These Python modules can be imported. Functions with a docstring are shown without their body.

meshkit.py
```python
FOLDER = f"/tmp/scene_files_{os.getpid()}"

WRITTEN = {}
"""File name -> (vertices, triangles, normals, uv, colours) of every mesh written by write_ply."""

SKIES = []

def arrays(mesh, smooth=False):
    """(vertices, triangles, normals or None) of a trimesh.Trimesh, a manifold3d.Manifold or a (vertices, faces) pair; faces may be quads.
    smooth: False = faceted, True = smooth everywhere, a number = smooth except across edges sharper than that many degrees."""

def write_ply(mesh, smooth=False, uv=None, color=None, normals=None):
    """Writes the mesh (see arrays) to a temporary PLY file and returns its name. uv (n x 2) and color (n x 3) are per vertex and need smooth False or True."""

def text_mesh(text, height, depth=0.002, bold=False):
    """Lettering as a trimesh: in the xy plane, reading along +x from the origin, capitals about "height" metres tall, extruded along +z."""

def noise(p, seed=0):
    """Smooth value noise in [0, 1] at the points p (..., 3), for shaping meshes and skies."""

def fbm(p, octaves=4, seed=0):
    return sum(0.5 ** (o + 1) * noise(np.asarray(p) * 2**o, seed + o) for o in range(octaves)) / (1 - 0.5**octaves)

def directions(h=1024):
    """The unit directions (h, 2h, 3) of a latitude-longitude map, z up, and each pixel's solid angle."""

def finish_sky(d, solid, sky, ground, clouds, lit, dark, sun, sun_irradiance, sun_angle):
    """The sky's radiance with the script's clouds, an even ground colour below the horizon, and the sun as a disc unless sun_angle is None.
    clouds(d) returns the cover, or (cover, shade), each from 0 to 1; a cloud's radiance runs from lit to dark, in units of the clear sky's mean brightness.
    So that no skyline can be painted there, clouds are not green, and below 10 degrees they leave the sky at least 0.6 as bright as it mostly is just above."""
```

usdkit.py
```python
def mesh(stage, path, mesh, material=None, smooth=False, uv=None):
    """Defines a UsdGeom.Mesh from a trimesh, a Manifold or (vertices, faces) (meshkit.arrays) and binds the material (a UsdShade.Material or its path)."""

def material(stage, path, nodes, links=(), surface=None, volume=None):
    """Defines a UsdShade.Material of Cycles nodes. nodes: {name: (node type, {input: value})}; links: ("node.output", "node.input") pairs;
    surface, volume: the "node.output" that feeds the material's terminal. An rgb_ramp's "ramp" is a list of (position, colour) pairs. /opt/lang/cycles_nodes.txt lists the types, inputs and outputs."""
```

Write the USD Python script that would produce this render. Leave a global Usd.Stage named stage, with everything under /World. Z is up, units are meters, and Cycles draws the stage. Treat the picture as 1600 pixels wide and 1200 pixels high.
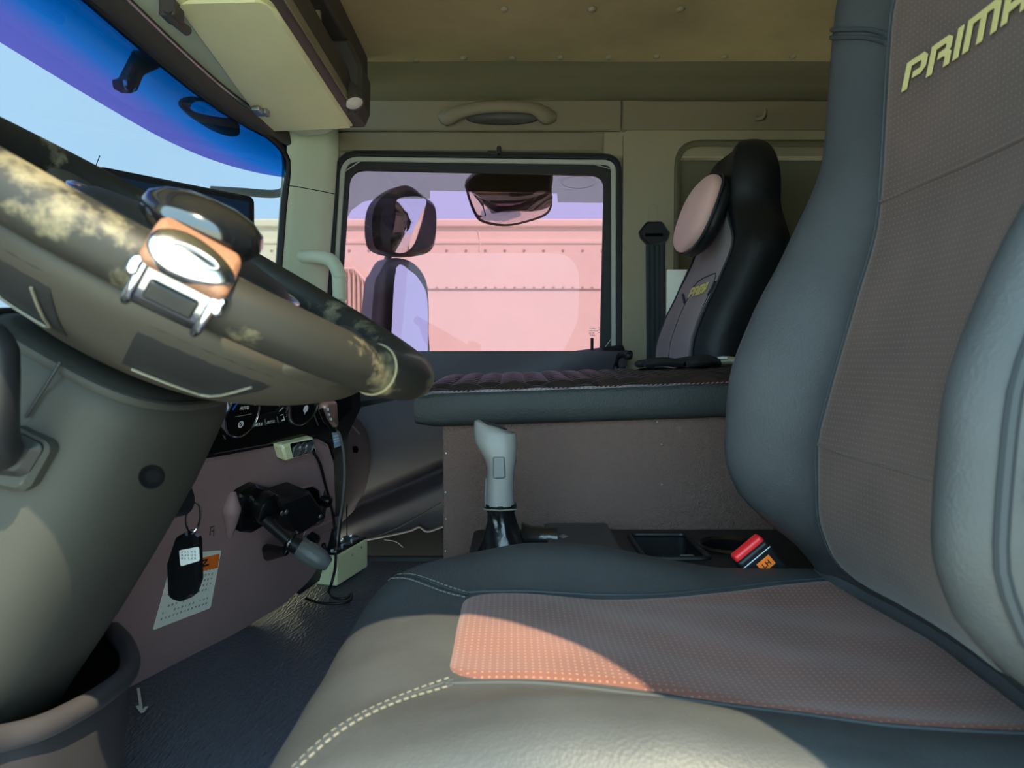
import math, random
import numpy as np, trimesh, usdkit, meshkit
from scipy.interpolate import PchipInterpolator as Pchip
from shapely.geometry import Polygon, LineString, Point, box as sbox
from shapely.ops import unary_union
from pxr import Usd, UsdGeom, UsdLux, UsdShade, Gf, Sdf

stage = Usd.Stage.CreateInMemory()
UsdGeom.SetStageUpAxis(stage, 'Z'); UsdGeom.SetStageMetersPerUnit(stage, 1.0)
UsdGeom.Xform.Define(stage, '/World'); UsdGeom.Scope.Define(stage, '/World/Looks')
RNG = np.random.default_rng(7)
ZC = 2.15                      # the lens is this high above the yard; all numbers below are measured from the lens
F = 1112.0; PITCH = math.atan(35 / F)

# ---------------------------------------------------------------- camera
cam = UsdGeom.Camera.Define(stage, '/World/camera')
cam.CreateHorizontalApertureAttr(36.0); cam.CreateVerticalApertureAttr(27.0)
cam.CreateFocalLengthAttr(36.0 * F / 1600); cam.CreateClippingRangeAttr((0.05, 2000.0))
cam.CreateFStopAttr(10.0); cam.CreateFocusDistanceAttr(1.3)
cam.CreateExposureAttr(0.5)
cam.AddTranslateOp().Set((0, 0, ZC)); cam.AddRotateXOp().Set(90 - math.degrees(PITCH))
# ---------------------------------------------------------------- sky and sun
SKY = 1.45
sky = UsdLux.DomeLight.Define(stage, '/World/sky')
sky.CreateIntensityAttr(SKY); sky.CreateColorAttr(Gf.Vec3f(0.50, 0.82, 1.0))
SUN_DIR = np.array([-0.39, 0.59, -0.87]); SUN_DIR = SUN_DIR / np.linalg.norm(SUN_DIR)
sun = UsdLux.DistantLight.Define(stage, '/World/sun')
sun.CreateIntensityAttr(2.8); sun.CreateNormalizeAttr(True); sun.CreateAngleAttr(0.53); sun.CreateColorAttr(Gf.Vec3f(1.0, 0.86, 0.56))
_z = -SUN_DIR; _x = np.cross([0, 1.0, 0], _z); _x /= np.linalg.norm(_x); _y = np.cross(_z, _x)
_m = np.eye(4); _m[0, :3], _m[1, :3], _m[2, :3] = _x, _y, _z
sun.AddTransformOp().Set(Gf.Matrix4d(*_m.ravel().tolist()))

# ---------------------------------------------------------------- helpers: seeing, placing
A3 = lambda *v: np.array(v, float)
unit = lambda v: np.asarray(v, float) / np.linalg.norm(v)
def ray(px, py):
    u, v = (px - 800) / F, -(py - 600) / F
    cp, sp = math.cos(PITCH), math.sin(PITCH)
    return A3(u, cp + v * sp, -sp + v * cp)
def P(px, py, x=None, y=None, z=None, plane=None):
    """the point of the cab that stands at a known distance along one axis (or on a known plane) in that direction"""
    r = ray(px, py)
    if plane is not None: o, n = plane; t = np.dot(o, n) / np.dot(r, n)
    else: t = x / r[0] if x is not None else y / r[1] if y is not None else z / r[2]
    return r * t
def frame(o, ex, ey, ez):
    m = np.eye(4); m[:3, 0], m[:3, 1], m[:3, 2], m[:3, 3] = ex, ey, ez, o; return m
def axes_from_z(z, hint=(0, 0, 1.0)):
    z = unit(z); h = np.asarray(hint, float)
    if abs(np.dot(z, h)) > .95: h = A3(1, 0, 0)
    x = unit(np.cross(h, z)); return x, np.cross(z, x), z
# ---------------------------------------------------------------- helpers: shapes
def tm(v, f): return trimesh.Trimesh(np.asarray(v, float), np.asarray(f, int), process=False)
def cat(*ms): return trimesh.util.concatenate([m for m in ms])
def grid_faces(n, m, wrap=False):
    i, j = np.meshgrid(np.arange(n - 1), np.arange(m if wrap else m - 1), indexing='ij'); k = (j + 1) % m
    a, b, c, d = i * m + j, i * m + k, (i + 1) * m + k, (i + 1) * m + j
    return np.vstack([np.stack([a, b, c], -1).reshape(-1, 3), np.stack([a, c, d], -1).reshape(-1, 3)])
def surf(pts):
    pts = np.asarray(pts, float); n, m = pts.shape[:2]
    return tm(pts.reshape(-1, 3), grid_faces(n, m))
def thick(pts, off):
    """a sheet of grid points given thickness: off is a vector or per-point array"""
    a = np.asarray(pts, float); b = a + off; n, m = a.shape[:2]
    f = grid_faces(n, m); V = np.vstack([a.reshape(-1, 3), b.reshape(-1, 3)]); N = n * m
    rim = [i * m for i in range(n)] + [(n - 1) * m + j for j in range(1, m)] + [i * m + m - 1 for i in range(n - 2, -1, -1)] + list(range(m - 2, 0, -1))
    r2 = rim[1:] + rim[:1]
    side = [[p, q, q + N] for p, q in zip(rim, r2)] + [[p, q + N, p + N] for p, q in zip(rim, r2)]
    mesh = tm(V, np.vstack([f, f[:, ::-1] + N, side]))
    trimesh.repair.fix_normals(mesh); return mesh
def loft(secs, cap=True):
    s = np.asarray(secs, float); n, m = s.shape[:2]
    V, f = s.reshape(-1, 3), grid_faces(n, m, True)
    if cap:
        c0, c1 = s[0].mean(0), s[-1].mean(0); V = np.vstack([V, c0, c1]); k = n * m
        f = np.vstack([f, [[k, (j + 1) % m, j] for j in range(m)], [[k + 1, (n - 1) * m + j, (n - 1) * m + (j + 1) % m] for j in range(m)]])
    mesh = tm(V, f)
    if mesh.is_watertight and mesh.volume < 0: mesh.invert()
    return mesh
def lathe(prof, n=32, o=(0, 0, 0), axis=(0, 0, 1)):
    """prof: (radius, height) pairs, bottom to top"""
    ex, ey, ez = axes_from_z(axis); a = np.arange(n) * 2 * np.pi / n
    secs = [np.asarray(o) + max(r, 1e-5) * (np.cos(a)[:, None] * ex + np.sin(a)[:, None] * ey) + h * ez for r, h in prof]
    return loft(secs)
def cyl(a, b, r, n=20, bev=None):
    a, b = np.asarray(a, float), np.asarray(b, float); L = np.linalg.norm(b - a); bev = min(r * .25, L * .25) if bev is None else bev
    return lathe([(r - bev, 0), (r, bev), (r, L - bev), (r - bev, L)], n, a, b - a)
def spline(pts, n=8, closed=False):
    p = np.asarray(pts, float); out = []; N = len(p)
    for i in range(N if closed else N - 1):
        p0, p1, p2, p3 = (p[(i + k) % N] if closed else p[min(max(i + k, 0), N - 1)] for k in (-1, 0, 1, 2))
        t = np.linspace(0, 1, n, endpoint=False)[:, None]
        out.append(.5 * (2 * p1 + (p2 - p0) * t + (2 * p0 - 5 * p1 + 4 * p2 - p3) * t ** 2 + (3 * p1 - p0 - 3 * p2 + p3) * t ** 3))
    return np.vstack(out + ([] if closed else [p[-1:]]))
def tube(pts, r, sides=10, closed=False, flat=None, hint=None):
    """round tube through pts; r a number or one per point; flat=(a,b) stretches the section"""
    p = np.asarray(pts, float); N = len(p); r = np.broadcast_to(r, (N,))
    t = (np.roll(p, -1, 0) - np.roll(p, 1, 0)) if closed else np.gradient(p, axis=0)
    t /= np.linalg.norm(t, axis=1, keepdims=True) + 1e-12
    h = A3(*hint) if hint is not None else (A3(0, 0, 1) if abs(t[:, 2]).mean() < .8 else A3(1, 0, 0))
    a = np.cross(t, h); a /= np.linalg.norm(a, axis=1, keepdims=True) + 1e-12; b = np.cross(a, t)
    th = np.arange(sides) * 2 * np.pi / sides; ka, kb = flat or (1, 1)
    s = p[:, None] + r[:, None, None] * (ka * np.cos(th)[None, :, None] * a[:, None] + kb * np.sin(th)[None, :, None] * b[:, None])
    if closed: s = np.concatenate([s, s[:1]]); return loft(s, False)
    return loft(s)
def rbox(size, r, o=(0, 0, 0), m=None, sub=1):
    """a box with rounded edges, centred on o"""
    s = np.asarray(size, float) / 2; r = min(r, s.min() * .999); ball = trimesh.creation.icosphere(sub, r).vertices
    pts = np.vstack([ball + (s - r) * A3(*k) for k in np.array(np.meshgrid([-1, 1], [-1, 1], [-1, 1])).T.reshape(-1, 3)])
    h = trimesh.convex.convex_hull(pts); h.apply_translation(o)
    if m is not None: h.apply_transform(m)
    return h
def hull(*pts): return trimesh.convex.convex_hull(np.vstack(pts))
def ball(o, r, sub=2): return np.asarray(o) + trimesh.creation.icosphere(sub, 1).vertices * np.asarray(r)
def rrect(x0, y0, x1, y1, r, n=6):
    r = min(r, abs(x1 - x0) / 2.001, abs(y1 - y0) / 2.001)
    return roundpoly([(x0, y0), (x1, y0), (x1, y1), (x0, y1)], r, n)
def roundpoly(pts, r, n=6):
    """polygon with its corners rounded; r a number or one per corner"""
    p = np.asarray(pts, float); N = len(p); rr = np.broadcast_to(r, (N,)); out = []
    for i in range(N):
        a, b, c = p[i - 1], p[i], p[(i + 1) % N]; u, v = unit(a - b), unit(c - b)
        ang = math.acos(np.clip(np.dot(u, v), -1, 1)); d = min(rr[i] / math.tan(ang / 2 + 1e-9), .49 * np.linalg.norm(a - b), .49 * np.linalg.norm(c - b))
        s, e = b + u * d, b + v * d
        for t in np.linspace(0, 1, n): out.append((1 - t) ** 2 * s + 2 * t * (1 - t) * b + t ** 2 * e)
    return np.array(out)
def flatcap(poly, z, up=True):
    v, f = trimesh.creation.triangulate_polygon(poly, engine='earcut'); v = np.c_[v, np.full(len(v), z)]
    m = tm(v, f)
    if (m.face_normals[:, 2].mean() > 0) != up: m.invert()
    return m
def prism(pts, h, bev=0.0, m=None):
    """outline (n x 2) or shapely polygon raised from 0 to h along z, its top edge bevelled"""
    poly = pts if hasattr(pts, 'geom_type') else Polygon(pts)
    if not poly.is_valid: poly = poly.buffer(0)
    out = []
    for g in getattr(poly, 'geoms', [poly]):
        b = min(bev, abs(h) * .5)
        if b > 0:
            q = g.buffer(-b, join_style=1, quad_segs=2)
            if q.is_empty or q.geom_type != 'Polygon' or len(q.interiors) != len(g.interiors): b = 0
        if b == 0:
            out.append(trimesh.creation.extrude_polygon(g, h, engine='earcut')); continue
        body = trimesh.creation.extrude_polygon(g, h - b, engine='earcut')
        if len(g.interiors) == 0:   # ring of bevel between the outline and its inset
            A = np.array(g.exterior.coords)[:-1]; L = g.exterior; n = max(24, len(A))
            ts = np.linspace(0, 1, n, endpoint=False); qa = q.exterior
            start = qa.project(Point(*L.coords[0])) / qa.length
            ccw = L.is_ccw == qa.is_ccw
            a3 = np.array([[*L.interpolate(t, normalized=True).coords[0], h - b] for t in ts])
            b3 = []
            for t, pa in zip(ts, a3):
                b3.append([*qa.interpolate(qa.project(Point(pa[:2]))).coords[0], h])
            ring = loft([a3, np.array(b3)], False); top = flatcap(q, h)
            if ring.face_normals[:, 2].mean() < 0: ring.invert()
            out += [body, ring, top]
        else: out += [body, trimesh.creation.extrude_polygon(q, h, engine='earcut')]
    mesh = cat(*out)
    if m is not None: mesh.apply_transform(m)
    return mesh
def stroke(pts, w, cap=2): return LineString(pts).buffer(w / 2, cap_style=cap, join_style=2)
def smooth(t): t = np.clip(t, 0, 1); return t * t * (3 - 2 * t)
def refine(m, e):
    v, f = trimesh.remesh.subdivide_to_size(m.vertices, m.faces, e, max_iter=12); return tm(v, f)

# ---------------------------------------------------------------- helpers: prims
used, LOC = {}, {}
def numbered(parent, name):
    k = (parent, name); used[k] = used.get(k, -1) + 1
    return name if used[k] == 0 else f'{name}_{used[k]:03d}'
def keys(prim, label=None, category=None, group=None, kind=None):
    for k, v in (('label', label), ('category', category), ('group', group), ('kind', kind)):
        if v: prim.SetCustomDataByKey(k, v)
def thing(name, label, category, loc=(0, 0, 0), group=None, kind=None):
    path = '/World/' + numbered('/World', name); x = UsdGeom.Xform.Define(stage, path)
    loc = np.asarray(loc, float); x.AddTranslateOp().Set(tuple((loc + [0, 0, ZC]).tolist())); LOC[path] = loc
    keys(x.GetPrim(), label, category, group, kind); return path
def obj(name, mesh, mat, parent, smooth=35, label=None, kind=None):
    path = parent + '/' + numbered(parent, name); loc = LOC[parent]; LOC[path] = loc
    mesh = mesh.copy() if hasattr(mesh, 'copy') else mesh; mesh.apply_translation(-loc)
    if not hasattr(mesh, '_n'): pass
    m = usdkit.mesh(stage, path, mesh, MAT[mat], smooth=smooth); keys(m.GetPrim(), label=label, kind=kind); return path
def single(name, label, category, mesh, mat, smooth=35, group=None, kind=None):
    """a thing that is one mesh"""
    path = '/World/' + numbered('/World', name); LOC[path] = A3(0, 0, 0); mesh = mesh.copy(); mesh.apply_translation([0, 0, ZC])
    m = usdkit.mesh(stage, path, mesh, MAT[mat], smooth=smooth); keys(m.GetPrim(), label, category, group, kind); LOC[path] = A3(0, 0, -ZC); return path
def struct(name, label, category, loc=(0, 0, 0)): return thing(name, label, category, loc, kind='structure')

# ---------------------------------------------------------------- materials
MAT = {}
def lin(c): c = np.asarray(c, float) / 255; return np.where(c <= .04045, c / 12.92, ((c + .055) / 1.055) ** 2.4)
def mat(name, c, rough=.5, spec=.5, metal=0.0, bump=None, var=None, coat=0.0, sheen=0.0, grain=None, wear=None):
    """c sRGB; bump=(noise scale, strength, distance); grain = voronoi cell bump; var=(scale, amount); wear=(scale, threshold, colour, width)"""
    b = lin(c); n = {'p': ('principled_bsdf', dict(base_color=tuple(b), roughness=rough, specular_ior_level=spec, metallic=metal, coat_weight=coat, sheen_weight=sheen)), 'tc': ('texture_coordinate', {})}; L = []
    src = None
    if var:
        n['nv'] = ('noise_texture', dict(scale=var[0], detail=4.0, roughness=.6)); L.append(('tc.object', 'nv.vector'))
        n['rv'] = ('rgb_ramp', dict(ramp=[(.3, b * (1 - var[1])), (.7, np.minimum(b * (1 + var[1]), 1))])); L.append(('nv.fac', 'rv.fac')); src = 'rv.color'
    if wear:
        n['nw'] = ('noise_texture', dict(scale=wear[0], detail=5.0, roughness=.65)); L.append(('tc.object', 'nw.vector'))
        n['mw'] = ('map_range', dict(from_min=wear[1], from_max=wear[1] + wear[3], to_min=0.0, to_max=1.0, clamp=True)); L.append(('nw.fac', 'mw.value'))
        n['xw'] = ('mix_color', dict(a=tuple(b), b=tuple(lin(wear[2])))); L.append(('mw.result', 'xw.fac'))
        if src: L.append((src, 'xw.a'))
        src = 'xw.result'
    if src: L.append((src, 'p.base_color'))
    nb = None
    if bump:
        n['nb'] = ('noise_texture', dict(scale=bump[0], detail=3.0)); L.append(('tc.object', 'nb.vector'))
        n['bb'] = ('bump', dict(strength=bump[1], distance=bump[2])); L.append(('nb.fac', 'bb.height')); nb = 'bb.normal'
    if grain:
        n['vg'] = ('voronoi_texture', dict(scale=grain[0])); L.append(('tc.object', 'vg.vector'))
        n['bg'] = ('bump', dict(strength=grain[1], distance=grain[2])); L.append(('vg.distance', 'bg.height'))
        if nb: L.append((nb, 'bg.normal'))
        nb = 'bg.normal'
    if nb: L.append((nb, 'p.normal'))
    MAT[name] = usdkit.material(stage, '/World/Looks/' + name, n, L, surface='p.BSDF')
def dotted(name, c, dot, axes, pitch, rough=.9, size=.80, bump=.15, dotmix=.6):
    """woven seat fabric with a grid of small pale dots; axes = which two of x, y, z run along the cloth"""
    n = {'p': ('principled_bsdf', dict(roughness=rough, specular_ior_level=.25, sheen_weight=.15)), 'tc': ('texture_coordinate', {}), 'sx': ('separate_xyz', {}),
         'nz': ('noise_texture', dict(scale=9.0, detail=3.0)), 'rz': ('rgb_ramp', dict(ramp=[(.3, lin(c) * .82), (.7, lin(c) * 1.18)])), 'mx': ('mix_color', dict(b=tuple(lin(dot)))),
         'wv': ('noise_texture', dict(scale=900.0, detail=1.0)), 'bb': ('bump', dict(strength=bump, distance=.0006))}
    L = [('tc.object', 'sx.vector'), ('tc.object', 'nz.vector'), ('nz.fac', 'rz.fac'), ('rz.color', 'mx.a'), ('mx.result', 'p.base_color'), ('tc.object', 'wv.vector'), ('wv.fac', 'bb.height'), ('bb.normal', 'p.normal')]
    for i, a in enumerate(axes):
        n[f'k{i}'] = ('math', dict(math_type='multiply', value2=math.pi / pitch)); n[f's{i}'] = ('math', dict(math_type='sine'))
        L += [(f'sx.{a}', f'k{i}.value1'), (f'k{i}.value', f's{i}.value1')]
    n['pr'] = ('math', dict(math_type='multiply')); n['ab'] = ('math', dict(math_type='absolute'))
    n['mr'] = ('map_range', dict(from_min=size, from_max=min(size + .12, 1.0), to_min=0.0, to_max=dotmix, clamp=True))
    L += [('s0.value', 'pr.value1'), ('s1.value', 'pr.value2'), ('pr.value', 'ab.value1'), ('ab.value', 'mr.value'), ('mr.result', 'mx.fac')]
    MAT[name] = usdkit.material(stage, '/World/Looks/' + name, n, L, surface='p.BSDF')
def pane(name, tint, gloss=1.0, rough=0.0):
    MAT[name] = usdkit.material(stage, '/World/Looks/' + name, {'t': ('transparent_bsdf', dict(color=tuple(tint))), 'g': ('glossy_bsdf', dict(color=(gloss,) * 3, roughness=rough)), 'f': ('layer_weight', dict(blend=.5)), 'k': ('math', dict(math_type='power', value2=5.0)), 'k2': ('math', dict(math_type='multiply_add', value2=.60, value3=.013)), 'm': ('mix_closure', {})},
                                [('f.facing', 'k.value1'), ('k.value', 'k2.value1'), ('k2.value', 'm.fac'), ('t.BSDF', 'm.closure1'), ('g.BSDF', 'm.closure2')], surface='m.closure')

mat('leather', (55, 57, 59), .52, .30, bump=(45, .10, .004), grain=(420, .18, .0012), var=(14, .10))
mat('leather_grain', (44, 47, 48), .55, .25, bump=(45, .1, .004), grain=(320, .35, .0012))
mat('leather_black', (24, 27, 29), .48, .28, bump=(45, .1, .004), grain=(420, .2, .001))
mat('leather_piping', (46, 50, 54), .6, .25)
mat('thread', (98, 97, 88), .8)
mat('thread_red', (150, 100, 105), .7)
dotted('fabric_cushion', (96, 61, 54), (142, 112, 96), 'xy', .0056, dotmix=.5)
dotted('fabric_back', (72, 56, 51), (106, 94, 84), 'yz', .0056, size=.86)
mat('fabric_mauve', (128, 112, 116), .85, .25, sheen=.2, bump=(300, .1, .001), var=(10, .08))
mat('pillow_face', (220, 178, 172), .8, .3, sheen=.2, bump=(200, .08, .001), var=(8, .06))
mat('gold_bright', (232, 214, 130), .7)
mat('gold_thread', (178, 168, 112), .7, bump=(700, .3, .0006))
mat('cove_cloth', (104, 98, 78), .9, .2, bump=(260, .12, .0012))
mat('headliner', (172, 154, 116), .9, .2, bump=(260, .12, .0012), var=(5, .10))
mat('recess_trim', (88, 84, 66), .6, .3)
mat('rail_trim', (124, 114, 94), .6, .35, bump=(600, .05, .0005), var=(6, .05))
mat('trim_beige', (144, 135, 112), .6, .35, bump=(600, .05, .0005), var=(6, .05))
mat('trim_pillar', (200, 208, 184), .55, .4, bump=(600, .05, .0005), var=(6, .04))
mat('visor_vinyl', (240, 236, 188), .6, .35, bump=(500, .08, .0006), var=(4, .05))
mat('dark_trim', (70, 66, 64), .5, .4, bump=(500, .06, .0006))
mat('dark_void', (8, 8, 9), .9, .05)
mat('rubber', (22, 23, 25), .55, .4)
mat('seal_metal', (176, 176, 166), .45, .4)
mat('door_vinyl', (74, 68, 75), .5, .4, bump=(500, .08, .0006), var=(7, .06))
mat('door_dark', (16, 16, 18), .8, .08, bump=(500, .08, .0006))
mat('dash_end', (84, 72, 78), .6, .3, bump=(480, .1, .0006))
mat('dash_mauve', (160, 128, 129), .55, .4, bump=(480, .10, .0006), var=(8, .05))
mat('dash_top', (92, 88, 84), .6, .3, bump=(480, .1, .0006))
mat('dash_dark', (52, 50, 54), .5, .4, bump=(480, .10, .0006))
mat('gloss_black', (14, 15, 18), .18, .5)
mat('satin_black', (22, 23, 26), .42, .3)
mat('chrome', (205, 208, 215), .14, .5, metal=1.0, bump=(60, .1, .002))
mat('silver', (150, 155, 160), .3, .5, metal=.8)
mat('shroud', (50, 50, 47), .6, .20, bump=(420, .16, .0008), var=(9, .06), wear=(38, .70, (88, 86, 76), .03))
mat('wheel_rim', (30, 29, 26), .55, .30, bump=(160, .08, .001), wear=(17, .55, (100, 92, 72), .10))
mat('wheel_hub', (53, 50, 45), .55, .35, bump=(420, .12, .0006), var=(8, .08))
mat('wheel_dark', (27, 28, 30), .5, .4)
mat('rim_band', (112, 103, 78), .6)
mat('hub_line', (98, 96, 86), .5)
mat('rust_plastic', (118, 80, 60), .6, bump=(140, .5, .003), wear=(60, .55, (120, 82, 60), .1))
mat('knob_black', (16, 17, 20), .12, .6, coat=.6)
mat('mat_rubber', (56, 64, 78), .5, .4)
mat('white_plastic', (250, 248, 200), .45, .4, wear=(50, .66, (196, 192, 140), .05))
mat('paper_white', (250, 248, 234), .6, .4)
mat('paper_pale', (200, 205, 206), .7, .3)
mat('orange', (255, 124, 44), .6, .3)
mat('red_button', (240, 40, 46), .35, .5)
mat('print_black', (28, 28, 28), .7, .2)
mat('print_grey', (128, 128, 118), .7, .2)
mat('print_white', (230, 232, 232), .6, .2)
mat('print_blue', (30, 100, 220), .5, .3)
mat('print_red', (215, 40, 40), .5, .3)
mat('tag_blue', (150, 185, 215), .6, .3)
mat('copper_case', (150, 118, 110), .3, .5, metal=.3)
mat('gear_grey', (116, 115, 113), .42, .45, bump=(500, .05, .0005))
mat('gear_grey_dark', (92, 95, 96), .45, .45)
mat('boot_leather', (18, 18, 20), .25, .6, bump=(70, .25, .006))
mat('board_cloth', (98, 78, 72), .8, .3, bump=(14, .15, .01), grain=(420, .8, .0016), wear=(18, .68, (120, 104, 98), .12))
mat('quilt', (30, 28, 32), .32, .6, bump=(260, .08, .0008))
mat('cable_grey', (120, 116, 118), .5)
mat('cable_black', (18, 18, 20), .5)
mat('glove_black', (34, 35, 36), .8, .3, bump=(300, .3, .001))
mat('glove_cuff', (168, 160, 140), .85, .2, bump=(200, .4, .001))
mat('belt_web', (44, 50, 54), .7, .3, bump=(700, .2, .0006))
mat('lens', (215, 205, 200), .25, .5, bump=(260, .6, .003))
mat('screen', (30, 44, 66), .08, .5)
mat('mirror', (235, 238, 240), .0, .5, metal=1.0)
mat('mirror_case', (34, 34, 38), .45, .4)
mat('mirror_case_pale', (128, 132, 130), .5, .4)
mat('cab_paint', (150, 152, 150), .35, .5)
mat('container_skin', (245, 234, 205), .55, .35, var=(.7, .05), bump=(1.2, .12, .05))
mat('container_trim', (186, 172, 158), .6, .3)
mat('tarp', (236, 226, 204), .7, .3)
mat('asphalt', (206, 199, 180), .9, .2, var=(.6, .12), bump=(30, .3, .01))
pane('glass_front', (.365, .365, .385))
pane('glass_side', (.40, .295, .36))
pane('smoked', (.70, .72, .62), .9)
# floor mat: ribbed rubber with a broken linear grain
MAT['mat_rubber'] = usdkit.material(stage, '/World/Looks/mat_rubber_ribbed', {
    'p': ('principled_bsdf', dict(base_color=tuple(lin((78, 84, 98))), roughness=.45, specular_ior_level=.5)), 'tc': ('texture_coordinate', {}), 'mp': ('mapping', dict(scale=(1.0, .35, 1.0), rotation=(0, 0, .5))),
    'v': ('voronoi_texture', dict(scale=230.0)), 'b': ('bump', dict(strength=.8, distance=.0022))},
    [('tc.object', 'mp.vector'), ('mp.vector', 'v.vector'), ('v.distance', 'b.height'), ('b.normal', 'p.normal')], surface='p.BSDF')
# windscreen shade band: dark blue at the header, violet towards its lower edge
MAT['shade_band'] = usdkit.material(stage, '/World/Looks/shade_band', {
    't': ('transparent_bsdf', {}), 'g': ('glossy_bsdf', dict(color=(1, 1, 1), roughness=0.0)), 'f': ('layer_weight', dict(blend=.5)), 'k': ('math', dict(math_type='power', value2=5.0)), 'm': ('mix_closure', {}), 'tc': ('texture_coordinate', {}), 's': ('separate_xyz', {}),
    'mr': ('map_range', dict(from_min=.44, from_max=.60, to_min=0.0, to_max=1.0, clamp=True)),
    'r': ('rgb_ramp', dict(ramp=[(0, (.27, .19, .60)), (.28, (.22, .18, .58)), (.50, (.02, .20, .58)), (.75, (.0, .11, .36)), (1, (.0, .06, .22))]))},
    [('tc.object', 's.vector'), ('s.z', 'mr.value'), ('mr.result', 'r.fac'), ('r.color', 't.color'), ('f.facing', 'k.value1'), ('k.value', 'm.fac'), ('t.BSDF', 'm.closure1'), ('g.BSDF', 'm.closure2')], surface='m.closure')

#================================================================ THE SETTING
ground = struct('ground', 'sunlit pale concrete yard that the trucks are parked on', 'ground', (0, 0, -ZC))
obj('yard_surface', cat(trimesh.creation.box((160, 160, .2), trimesh.transformations.translation_matrix((0, 0, -ZC - .1)))), 'asphalt', ground, False)
# ---- the cab floor: carpet-like rubber mat
FZ = -.52
floor = struct('floor', 'blue-black ribbed rubber mat covering the cab floor', 'floor', (0, 1, FZ))
fx, fy = np.meshgrid(np.linspace(-.95, 1.2, 60), np.linspace(.16, 1.84, 60), indexing='ij')
fz = FZ + .0025 * np.sin(fx * 9) * np.sin(fy * 7)
obj('rubber_mat', thick(np.stack([fx, fy, fz], -1), A3(0, 0, -.03)), 'mat_rubber', floor)
obj('sill_lip', tube([(-.9, 1.85, FZ), (.0, 1.85, FZ), (1.2, 1.85, FZ)], .012, 8), 'dash_dark', floor)
def mark(pxs, z, w, h=.0012):
    g = unary_union([stroke([P(a, b, z=z)[:2] for a, b in s], w) for s in pxs])
    return prism(g, h, 0, trimesh.transformations.translation_matrix((0, 0, z)))
obj('chalk_arrow', mark([[(216, 1076), (221, 1112)], [(214, 1104), (222, 1114)], [(222, 1114), (229, 1105)]], FZ + .004, .004), 'print_white', floor, False, label='white arrow-shaped scuff on the floor mat')
obj('chalk_tick', mark([[(184, 1093), (193, 1102)], [(193, 1102), (198, 1096)]], FZ + .004, .004), 'print_grey', floor, False)
# ---- ceiling
CZ = .875
ceil = struct('ceiling', 'olive beige board headliner with a row of button fasteners along its edge', 'ceiling', (.3, 1.1, CZ))
cx_, cy_ = np.meshgrid(np.linspace(-.70, 1.25, 44), np.linspace(.12, 2.09, 40), indexing='ij')
cz_ = CZ - .004 * meshkit.noise(np.stack([cx_ * 3, cy_ * 3, cx_ * 0], -1), 3) - .004 * (np.clip(cy_ - 2.05, 0, 1) / .04)
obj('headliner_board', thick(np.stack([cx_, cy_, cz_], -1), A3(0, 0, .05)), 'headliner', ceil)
for a, b in [(650, 93), (725, 90), (800, 90), (876, 89), (951, 89), (1026, 88), (1132, 88), (1239, 88), (787, 14), (925, 14), (1063, 14)]:
    q = P(a, b, z=CZ - .004)
    obj('button_fastener', lathe([(.0005, -.0075), (.006, -.007), (.0100, -.003), (.0112, 0)], 16, q), 'trim_beige', ceil)
cov = [(2.088, .870), (2.100, .856), (2.106, .84), (2.108, .822), (2.112, .806), (2.128, .782), (2.14, .772), (2.14, .764)]
xs = np.linspace(-.70, 1.25, 24)
obj('cove_moulding', thick(np.array([[(x, y, z) for y, z in spline([(0, *c) for c in cov], 4)[:, 1:]] for x in xs]), A3(0, .03, .01)), 'cove_cloth', ceil)
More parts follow.
